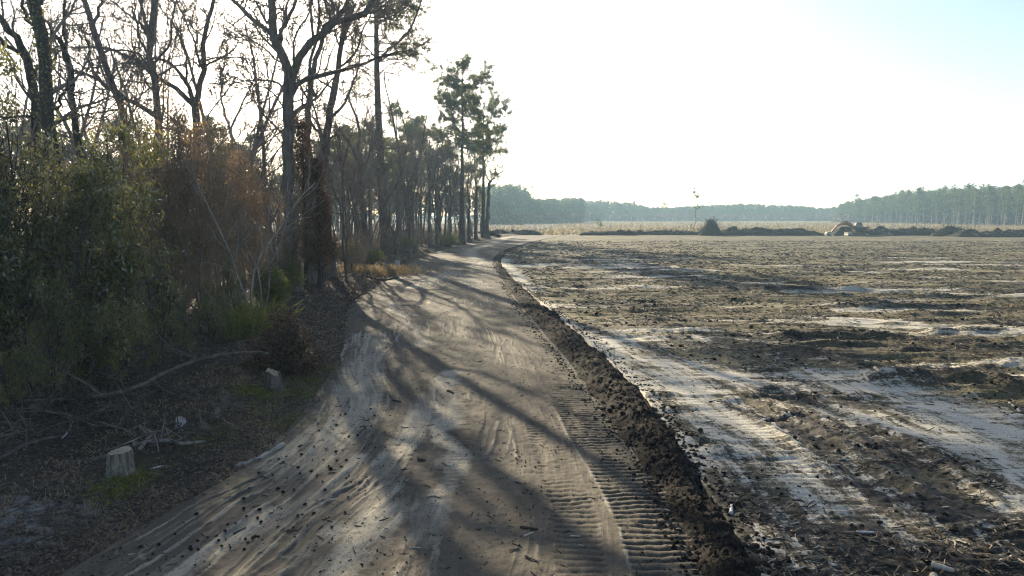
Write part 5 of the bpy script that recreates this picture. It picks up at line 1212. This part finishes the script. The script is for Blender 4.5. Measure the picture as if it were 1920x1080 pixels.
    rows_ = [('splintered dark stick in the middle of the track', (976,968),(1008,974), .022, 'bark_dark'), ('pale splinter beside the dark stick in the track', (983,985),(1000,978), .014, 'sawn'), ('brown stick angled on the track below the dark splinter', (985,1022),(1008,1034), .016, 'bark'),
             ('short curved chip of wood on the track near the cleat marks', (1130,918),(1142,912), .015, 'sawn'), ('dark bark chunk lying in the shade of the oak on the track', (783,845),(797,847), .03, 'bark_dark'), ('dark twig on the left ruts of the track', (437,980),(460,971), .014, 'bark_dark'), ('little forked twig among the pine cones', (535,978),(555,970), .01, 'bark'), ('pale twig near the left edge of the track', (600,925),(630,912), .011, 'weathered'), ('dark clump of bark above the pale ruts', (840,722),(850,726), .035, 'bark_dark'), ('dark stick at the start of the pale ruts', (735,738),(752,740), .025, 'bark_dark')]
    for i, (lab, a, b, r, m) in enumerate(rows_): log_obj('stick', lab, 'stick', [a, b], r, r*.7, m, 70+i)
def cones():
    nr = np.random.default_rng(44); pr = random.Random(5)
    root = thing('pine_cone', (0, 0, 0), 'dark pine cone lying on the left side of the track', 'pine cone', 'pine cones on the track')
    mb = MB(); V, Q = [], []
    k = 10
    for i in range(9):                                   # rings of open scales
        z = -.05+.0125*i; r = .034*math.sin(math.pi*(i+1.2)/10.5)**.7
        for s in range(k):
            a = (s+.5*(i % 2))*6.283/k; d = np.array([math.cos(a), math.sin(a), 0]); w_ = np.array([-d[1], d[0], 0])*r*.36; c = np.array([0, 0, z])
            V += [c+d*r*.35-w_*.5, c+d*r*.35+w_*.5, c+d*r*1.15+w_+[0, 0, .011], c+d*r*1.15-w_+[0, 0, .011]]; b = len(V)-4; Q.append((b, b+1, b+2, b+3))
    V = np.array(V)[:, [2, 0, 1]]; V[:, 2] += .028; mb.add(V, Q); tubes(mb, [[-.05, 0, .028], [.06, 0, .028]], [.018, .006], 6); mb.build('scales', M['cone'], root, (0, 0, 0), smooth=False)
    n = 0; first = True
    while n < 95:
        px = pr.uniform(200, 740); py = pr.uniform(760, 1040); g = gp(px, py)
        xl = float(XL(np.array([g.y]))[0])
        if g.x < xl+.15 or g.x > xl+3.4: continue
        if pr.random() > math.exp(-((g.x-xl-1.0)/1.1)**2): continue
        z = ground_z(g.x, g.y); s = pr.uniform(.32, .62); n += 1
        if first: root.location = (g.x, g.y, z); root.rotation_euler = (0, 0, pr.random()*6.28); root.scale = (.6,)*3; first = False
        else: dup(root, (g.x, g.y, z), pr.random()*6.28, s)
M['cone'] = mat_plain('pine_cone_brown', (.035, .023, .015), .8, .4, 30)
near_things(); cones()
# ------------------------------------------------------------------ the air
def haze():
    mb = MB(); x0, x1, y0, y1, z0, z1 = -700, 800, -60, 1000, -1.4, 52
    v = [(x, y, z) for z in (z0, z1) for y in (y0, y1) for x in (x0, x1)]
    mb.add(v, [(0,2,3,1),(4,5,7,6),(0,1,5,4),(2,6,7,3),(0,4,6,2),(1,3,7,5)])
    t = NT('haze_air'); p = t.n('ShaderNodeVolumePrincipled'); p.inputs['Color'].default_value = (.52, .78, 1, 1)
    p.inputs['Density'].default_value = HAZE; p.inputs['Anisotropy'].default_value = .3
    t.l(p.outputs[0], t.out.inputs['Volume'])
    tag(mb.build('haze', t.m, smooth=False), kind='stuff')
haze()
